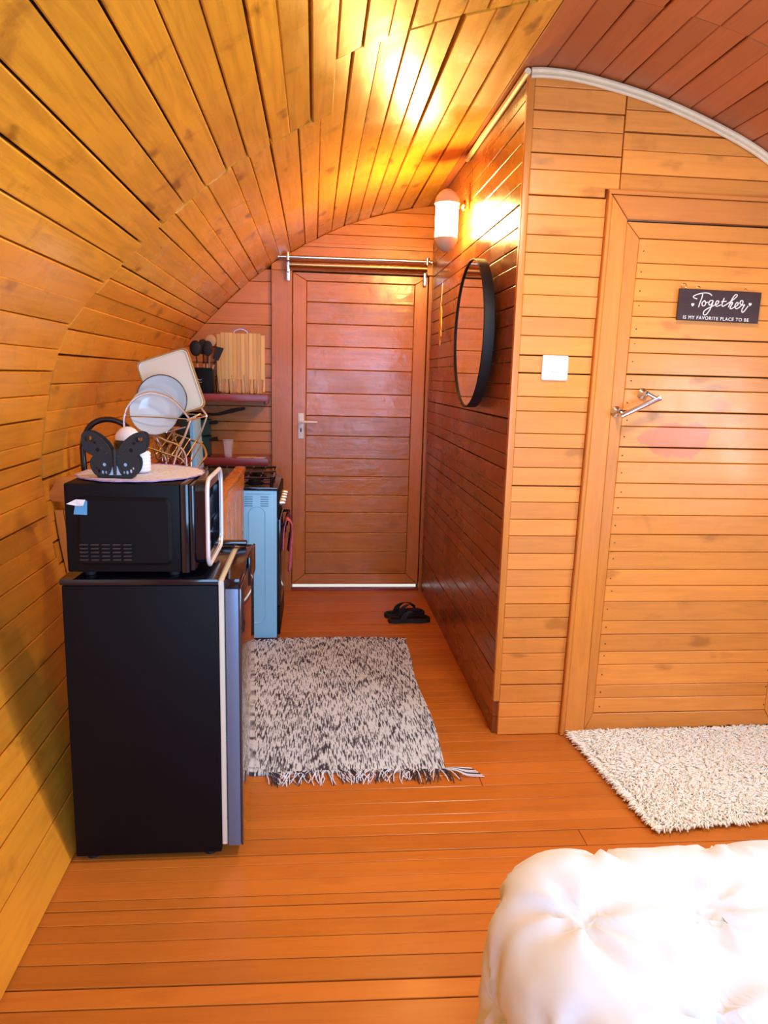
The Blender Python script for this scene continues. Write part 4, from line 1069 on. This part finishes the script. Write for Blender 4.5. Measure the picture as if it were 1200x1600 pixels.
wx = max(v_.co.x for v_ in me.vertices); kx = .268/wx
Mx = Matrix.Translation(S3(255, 497)-sez*0) @ Matrix(((sex.x*kx, 0, 0, 0), (0, 0, -1, 0), (sex.z*kx, 1, 0, 0), (0, 0, 0, 1)))
mesh_obj('small_lettering', me, MATS['white paint'], sg, Mx)
for u_, v_ in ((230, 165), (405, 170), (965, 195)):
    c0 = S3(u_, v_)
    if u_ == 230: MB().tube([tuple(c0+sex*(.0095*math.cos(a))+sez*(.008+.011*math.sin(a))) for a in [2*PI*k/16 for k in range(16)]], .0016, 6, closed=True).build('hanging_ring', M_bronze, sg)
    else: MB().tube([tuple(c0+sex*(.006*math.cos(a))+sez*(.003+.006*math.sin(a))) for a in [PI*k/8 for k in range(9)]], .0014, 6).build('twine', M_bronze, sg)

# ---------------------------------------------------------------- sandals
def sandal(cx, cy, ang, label):
    g = thing('sandal', label, 'sandal', (cx, cy, 0), 'pair of sandals by the hall wall')
    out = smooth_closed([(-.13, 0), (-.12, .030), (-.06, .036), (.0, .036), (.07, .048), (.115, .038), (.132, .005), (.12, -.032), (.06, -.044), (0, -.032), (-.07, -.034), (-.12, -.028)], 3)
    ex = Vector((math.cos(ang), math.sin(ang), 0)); ey = Vector((-math.sin(ang), math.cos(ang), 0)); c = Vector((cx, cy, 0))
    MB().slab([tuple(p) for p in out], c+Vector((0, 0, .001)), ex, ey, (0, 0, 1), .026, .005, True).build('sole', M_blackr, g)
    MB().slab([(x*.90, y*.86) for x, y in out], c+Vector((0, 0, .0275)), ex, ey, (0, 0, 1), .004, .002, True).build('footbed', M_blackm, g)
    for sy in (-1, 1):
        pts = smooth_open([(-.045, sy*.037, .026), (-.03, sy*.036, .058), (.01, sy*.028, .078), (.05, sy*.010, .068), (.072, 0, .034)], 5)
        wv = []
        for p in pts: wv.append(c+ex*p[0]+ey*p[1]+Vector((0, 0, p[2])))
        mb = MB(); k = len(wv)
        rows = []
        for i, p in enumerate(wv):
            d = (wv[min(i+1, k-1)]-wv[max(i-1, 0)]).normalized(); wdir = ex*(1 if i < k*.8 else .6); nrm = ey*sy
            wd = .020*(1-.5*i/k)
            rows += [p-wdir*wd+nrm*.002, p+wdir*wd+nrm*.002, p+wdir*wd-nrm*.003, p-wdir*wd-nrm*.003]
        f = []
        for i in range(k-1):
            for j in range(4): f.append((i*4+j, i*4+(j+1) % 4, (i+1)*4+(j+1) % 4, (i+1)*4+j))
        mb.add([tuple(p) for p in rows], f+[(0, 3, 2, 1), (4*k-4, 4*k-3, 4*k-2, 4*k-1)], True).build('strap', M_blackr, g)
sandal(.590, 4.26, .10, 'black thong sandal, the one of the pair nearer the woven rug')
sandal(.575, 4.375, .22, 'black thong sandal, the one of the pair nearer the back door')

# ---------------------------------------------------------------- woven rug
RX0, RX1, RY0, RY1 = -.345, .518, 2.525, 3.925
wm, t, b = new_mat('woven cotton')
N, L = t.nodes, t.links
tc = N.new('ShaderNodeTexCoord'); mp = N.new('ShaderNodeMapping'); mp.inputs['Scale'].default_value = (270, 13, 1)
L.new(tc.outputs['Object'], mp.inputs[0])
# threads: each thread (a column) is one dash pattern; snapped in x so the dashes are crisp
sn = N.new('ShaderNodeVectorMath'); sn.operation = 'FLOOR'
sp_ = N.new('ShaderNodeSeparateXYZ'); L.new(mp.outputs[0], sp_.inputs[0])
fl = N.new('ShaderNodeMath'); fl.operation = 'FLOOR'; L.new(sp_.outputs[0], fl.inputs[0])
wn = N.new('ShaderNodeTexWhiteNoise'); wn.noise_dimensions = '1D'; L.new(fl.outputs[0], wn.inputs['W'])
ya = N.new('ShaderNodeMath'); ya.operation = 'MULTIPLY_ADD'; ya.inputs[1].default_value = 91.0; L.new(wn.outputs['Value'], ya.inputs[0]); L.new(sp_.outputs[1], ya.inputs[2])
n1 = N.new('ShaderNodeTexNoise'); n1.noise_dimensions = '1D'; n1.inputs['Scale'].default_value = 1.0; n1.inputs['Detail'].default_value = 2; L.new(ya.outputs[0], n1.inputs['W'])
n2 = N.new('ShaderNodeTexNoise'); n2.inputs['Scale'].default_value = 3.6; n2.inputs['Detail'].default_value = 2
mp2 = N.new('ShaderNodeMapping'); mp2.inputs['Scale'].default_value = (2.2, 1, 1); L.new(tc.outputs['Object'], mp2.inputs[0]); L.new(mp2.outputs[0], n2.inputs['Vector'])
ad = N.new('ShaderNodeMath'); ad.operation = 'MULTIPLY_ADD'; ad.inputs[1].default_value = .30; L.new(n2.outputs[0], ad.inputs[0]); L.new(n1.outputs[0], ad.inputs[2])
cr2 = N.new('ShaderNodeValToRGB'); e = cr2.color_ramp.elements
e[0].position = .535; e[0].color = (.05, .05, .08, 1); e[1].position = .675; e[1].color = (.74, .88, 1.0, 1)
x_ = cr2.color_ramp.elements.new(.59); x_.color = (.26, .29, .36, 1)
L.new(ad.outputs[0], cr2.inputs[0]); L.new(cr2.outputs[0], b.inputs['Base Color'])
b.inputs['Roughness'].default_value = .9
wv = N.new('ShaderNodeMath'); wv.operation = 'FRACT'; L.new(sp_.outputs[0], wv.inputs[0])
pg = N.new('ShaderNodeMath'); pg.operation = 'PINGPONG'; pg.inputs[1].default_value = .5; L.new(wv.outputs[0], pg.inputs[0])
bp = N.new('ShaderNodeBump'); bp.inputs['Strength'].default_value = .6; bp.inputs['Distance'].default_value = .002; L.new(pg.outputs[0], bp.inputs['Height']); L.new(bp.outputs[0], b.inputs['Normal'])
rg = thing('woven_rug', 'black and white flecked flat-woven cotton rug with fringed ends in the hallway', 'rug', ((RX0+RX1)/2, (RY0+RY1)/2, 0))
mb = MB()
def rz(x, y):
    return .009+.0035*noise.noise(Vector((x*4, y*5, 0)))+(.004*math.exp(-((y-3.32)/.012)**2))*(x < .1)
def rfn(u, v_):
    x = RX0+(RX1-RX0)*u; y = RY0+(RY1-RY0)*v_
    x += (.008*math.sin(y*7) if u > .9 else 0); y += .012*math.sin(x*6+1)*(1 if v_ > .5 else .5)
    return (x, y, rz(x, y))
add_grid(mb, rfn, 40, 60)
nv = len(mb.v); top = list(mb.v); ff = list(mb.f)
mb.add([(x, y, .001) for x, y, z in top], [tuple(q[::-1]) for q in ff])
per = [i*61 for i in range(41)]+[40*61+j for j in range(1, 61)]+[i*61+60 for i in range(39, -1, -1)]+[j for j in range(59, 0, -1)]
mb.f += [(per[k], per[(k+1) % len(per)], per[(k+1) % len(per)]+nv, per[k]+nv) for k in range(len(per))]; mb.sm += [False]*len(per)
mb.build('weave', wm, rg)
random.seed(3)
fringe_mats = (plain('fringe cream', (.80, .88, 1.0), .9), plain('fringe charcoal', (.04, .04, .055), .9))
fb = [MB(), MB()]
for end in (0, 1):
    x = RX0+.01
    while x < RX1:
        clump = random.uniform(-.9, .9) if end == 0 else random.uniform(-1.3, 1.3)
        for k in range(random.randint(5, 8)):
            x += random.uniform(.0035, .006)
            if x > RX1: break
            if end == 0 and x < -.175: continue
            y = RY0+.004 if end == 0 else RY1-.004
            y += .012*math.sin(x*6+1)*(1 if end else .5)
            L_ = random.uniform(.055, .095)*(1 if end == 0 else .7); a = clump*.5+random.uniform(-.35, .35)
            sgn = -1 if end == 0 else 1
            dx = math.sin(a)*L_; dy = math.cos(a)*L_*sgn
            if end == 1: dy = min(dy, SY0-.004-y) if x < -.19 else dy
            c_ = random.uniform(-.02, .02)
            P = [(x, y, .010), (x+dx*.35+c_*.4, y+dy*.35, .011+random.random()*.006), (x+dx*.7+c_, y+dy*.7, .006+random.random()*.006), (x+dx+c_*.6, y+dy, .003)]
            fb[1 if random.random() < .42 else 0].tube(P, [.0022, .0022, .0020, .0014], 5)
for k in range(7):      # the long loose strands at the near right corner
    P = [(RX1-.008-k*.002, RY0+.006, .010), (RX1+.03, RY0-.002-k*.004, .016), (RX1+.065, RY0+.004-k*.009, .010), (RX1+.095+.006*k, RY0+.010-k*.010, .004)]
    fb[k % 3 == 1].tube([tuple(p) for p in smooth_open(P, 3)], .0022, 5)
for q, mt in zip(fb, fringe_mats): tag(q.build('fringe', mt, rg), kind='stuff')

# ---------------------------------------------------------------- shaggy rug
sr = thing('shaggy_rug', 'cream shaggy bath mat on the floor in front of the bathroom door', 'rug', (1.55, 2.45, 0))
q4 = [Vector((1.085, 2.775)), Vector((2.05, 2.835)), Vector((2.00, 2.20)), Vector((1.150, 2.105))]   # far left, far right, near right, near left
def qp(u, v_): return q4[0].lerp(q4[1], u).lerp(q4[3].lerp(q4[2], u), v_)
mb = MB(); add_grid(mb, lambda u, v_: (*qp(u, v_), .010), 12, 10, False)
n0 = len(mb.v); tf = list(mb.f); mb.add([(x, y, .001) for x, y, z in mb.v[:n0]], [tuple(q[::-1]) for q in tf])
mb.build('backing', plain('cream backing', (.90, .86, .76), .9), sr)
M_shag = plain('cream chenille', (.95, .95, .88), .9, var=.05, bscale=9)
import array
random.seed(21)
vs, fs = [], []
nu, nvv = 168, 116
for i in range(nu):
    for j in range(nvv):
        u = (i+random.random())/nu; w = (j+random.random())/nvv
        p = qp(u, w); e = .011
        edge = min(u, 1-u, w, 1-w)
        ang = random.uniform(0, 2*PI) if random.random() < .45 else 3.9+1.4*noise.noise(Vector((p.x*5, p.y*5, 1)))+random.uniform(-.7, .7)
        if edge < .03:
            ang = math.atan2(p.y-2.45, p.x-1.55)+random.uniform(-.5, .5)
        ln = random.uniform(.018, .034); lift = random.uniform(.15, .65) if edge > .03 else random.uniform(.0, .4)
        dx, dy = math.cos(ang), math.sin(ang)
        r = random.uniform(.0024, .0033); sx, sy = -dy, dx
        h0 = .008; h1 = h0+ln*.62*lift+.004; h2 = max(.004, h1+ln*.28*(lift-.55))
        m1 = .45*ln; m2 = ln
        base = len(vs)
        for (d_, h_, rr) in ((0, h0, r), (m1, h1, r*1.15), (m2, h2, r*.75)):
            cx, cy = p.x+dx*d_, p.y+dy*d_
            vs += [(cx+sx*rr, cy+sy*rr, h_), (cx-sx*rr, cy-sy*rr, h_), (cx, cy, h_+rr*1.5)]
        for l in (0, 3):
            for k in range(3): fs.append((base+l+k, base+l+(k+1) % 3, base+l+3+(k+1) % 3, base+l+3+k))
        fs.append((base+6, base+7, base+8))
mb = MB(); mb.v = vs; mb.f = fs; mb.sm = [True]*len(fs)
mb.v = [(x, min(y, YP-.003), z) for x, y, z in mb.v]
tag(mb.build('pile', M_shag, sr), kind='stuff')

# ---------------------------------------------------------------- bed and duvet
bd = thing('bed', 'low wooden bed under the white duvet in the near right corner', 'bed', (1.1, .3, 0))
M_bedw = wood('dark bed wood', (.22, .05, .018), (.09, .02, .01), 'x', .35, knots=0)
BX0, BX1, BY0, BY1 = .42, 1.95, -.75, 1.20
MB().box(BX0, BX1, BY1-.03, BY1, .13, .26, .004).build('foot_board', M_bedw, bd)
for x in (BX0, BX1-.03): MB().box(x, x+.03, BY0, BY1-.031, .13, .26, .004).build('side_rail', M_bedw, bd)
MB().box(BX0+.031, BX1-.031, BY0, BY1-.031, .20, .23).build('slat_base', M_bedw, bd)
MB().box(BX0+.005, BX1-.005, BY0, BY1-.01, .262, .46, .05).build('mattress', M_white, bd)
for (x, y, sx, sy) in ((BX0+.03, BY1-.015, -1, 1), (BX1-.05, BY1-.02, 1, 1), (BX0+.03, BY0+.06, -1, -1), (BX1-.05, BY0+.06, 1, -1)):
    o_ = Vector((x, y, 0))
    v = [];
    for z, w_, off in ((0, .022, .085), (.20, .045, .0)):
        cx, cy = x+sx*off, y+sy*off*.55
        v += [(cx-w_, cy-w_, z), (cx+w_, cy-w_, z), (cx+w_, cy+w_, z), (cx-w_, cy+w_, z)]
    MB().add(v, [(3, 2, 1, 0), (4, 5, 6, 7)]+[(i, (i+1) % 4, 4+(i+1) % 4, 4+i) for i in range(4)]).build('leg', M_bedw, bd)

# duvet: rounded box drape with pinch-pleat tufts
DX0, DX1_, DY0, DY1, DZ, CR, ER = .335, 2.04, -.72, 1.285, .575, .17, .11
def outline(n=360):
    pts = []
    per = rrect(DX0, DX1_, DY0, DY1, CR, 18)
    # resample evenly
    P = [Vector(p) for p in per]; P.append(P[0]); cum = [0]
    for a, b in zip(P[:-1], P[1:]): cum.append(cum[-1]+(b-a).length)
    k = 0; out = []
    for i in range(n):
        s_ = cum[-1]*i/n
        while cum[k+1] < s_: k += 1
        d = cum[k+1]-cum[k]; out.append(P[k].lerp(P[k+1], (s_-cum[k])/d if d > 0 else 0))
    return out
NO = 460; OL = outline(NO); cen = Vector(((DX0+DX1_)/2, (DY0+DY1)/2))
NRM = []
for i in range(NO):
    d = (OL[(i+1) % NO]-OL[i-1]).normalized(); NRM.append(Vector((d.y, -d.x)))
rows = []
drop = .43
cl = []    # cloth coordinates
vv = []
insets = [1-.0125*k for k in range(70)]
steps = [drop-.012*k for k in range(int(drop/.012)+1)]
HEM = .012
def prof(a):
    """a = cloth distance past the start of the rounded edge; returns outward, height"""
    q = ER*PI/2
    if a <= 0: return 0.0, DZ
    if a < q:
        th = a/ER; return ER*math.sin(th), DZ-ER*(1-math.cos(th))
    d = a-q; return ER+.012*math.sin(min(d, .2)*8)-.05*max(0, d-.12), DZ-ER-d
ringsN = 0
A_all = [drop*(1-k/46) for k in range(46)]
for a in A_all:
    o_, h_ = prof(a)
    for i in range(NO):
        p = OL[i]-NRM[i]*ER; q = p+NRM[i]*o_
        vv.append(Vector((q.x, q.y, h_))); cl.append(p+NRM[i]*a)
    ringsN += 1
for k in range(64):
    s_ = 1-(k/64)**1.0*.985
    for i in range(NO):
        p = cen+((OL[i]-NRM[i]*ER)-cen)*s_
        vv.append(Vector((p.x, p.y, DZ))); cl.append(p.copy())
    ringsN += 1
ff = []
for r_ in range(ringsN-1):
    for i in range(NO): ff.append((r_*NO+i, r_*NO+(i+1) % NO, (r_+1)*NO+(i+1) % NO, (r_+1)*NO+i))
ff.append(tuple((ringsN-1)*NO+i for i in range(NO)))
pin = []
gx, gy = .235, .215
for i in range(-4, 12):
    for j in range(-10, 6):
        ox = .5*gx if j % 2 else 0
        pin.append(Vector((.452+i*gx+ox, 1.045+j*gy)))
me = bpy.data.meshes.new('d'); me.from_pydata([tuple(p) for p in vv], [], ff); me.update()
nrms = [v_.normal.copy() for v_ in me.vertices]; bpy.data.meshes.remove(me)
if sum(n_.z for n_ in nrms[-NO*20:]) < 0: nrms = [-n_ for n_ in nrms]; ff = [f_[::-1] for f_ in ff]
out = []
random.seed(9)
ph = [random.uniform(0, 6.28) for _ in pin]; fold = [random.choice((5, 6, 7)) for _ in pin]
for p, c, n_ in zip(vv, cl, nrms):
    h = 0.0; best = 9
    for k, q in enumerate(pin):
        dx, dy = c.x-q.x, c.y-q.y
        if abs(dx) > .26 or abs(dy) > .26: continue
        d = math.hypot(dx, dy)
        best = min(best, d)
        a = math.atan2(dy, dx)
        rad = math.exp(-(d/.075)**1.5)*min(1, d/.018)
        h += .0130*rad*math.sin(fold[k]*a+ph[k]+1.1*math.sin(2*a+ph[k]))*(1+.3*math.sin(3*a))
    h += .018*(1-math.exp(-(best/.045)**1.2))
    w1 = noise.noise(Vector((c.x*7, c.y*7, 3))); w2 = noise.noise(Vector((c.x*19+w1*2, c.y*15, 7)))
    side = max(0, min(1, (DZ-p.z)/.15))
    h += .005*w1+.0030*w2+.0022*abs(noise.noise(Vector((c.x*30+w1*3, c.y*26, 2))))
    if side > 0:
        h += side*.014*noise.noise(Vector((c.x*6+c.y*6, p.z*1.5, 5)))
    out.append(p+n_*h)
mb = MB(); mb.v = [tuple(p) for p in out]; mb.f = ff; mb.sm = [True]*len(ff)
dv = mb.build('duvet', plain('white cotton', (.76, .82, .90), .75, bump=.15, bscale=14))
tag(dv, 'white pinch-pleated duvet spread over the bed in the near right corner', 'duvet')
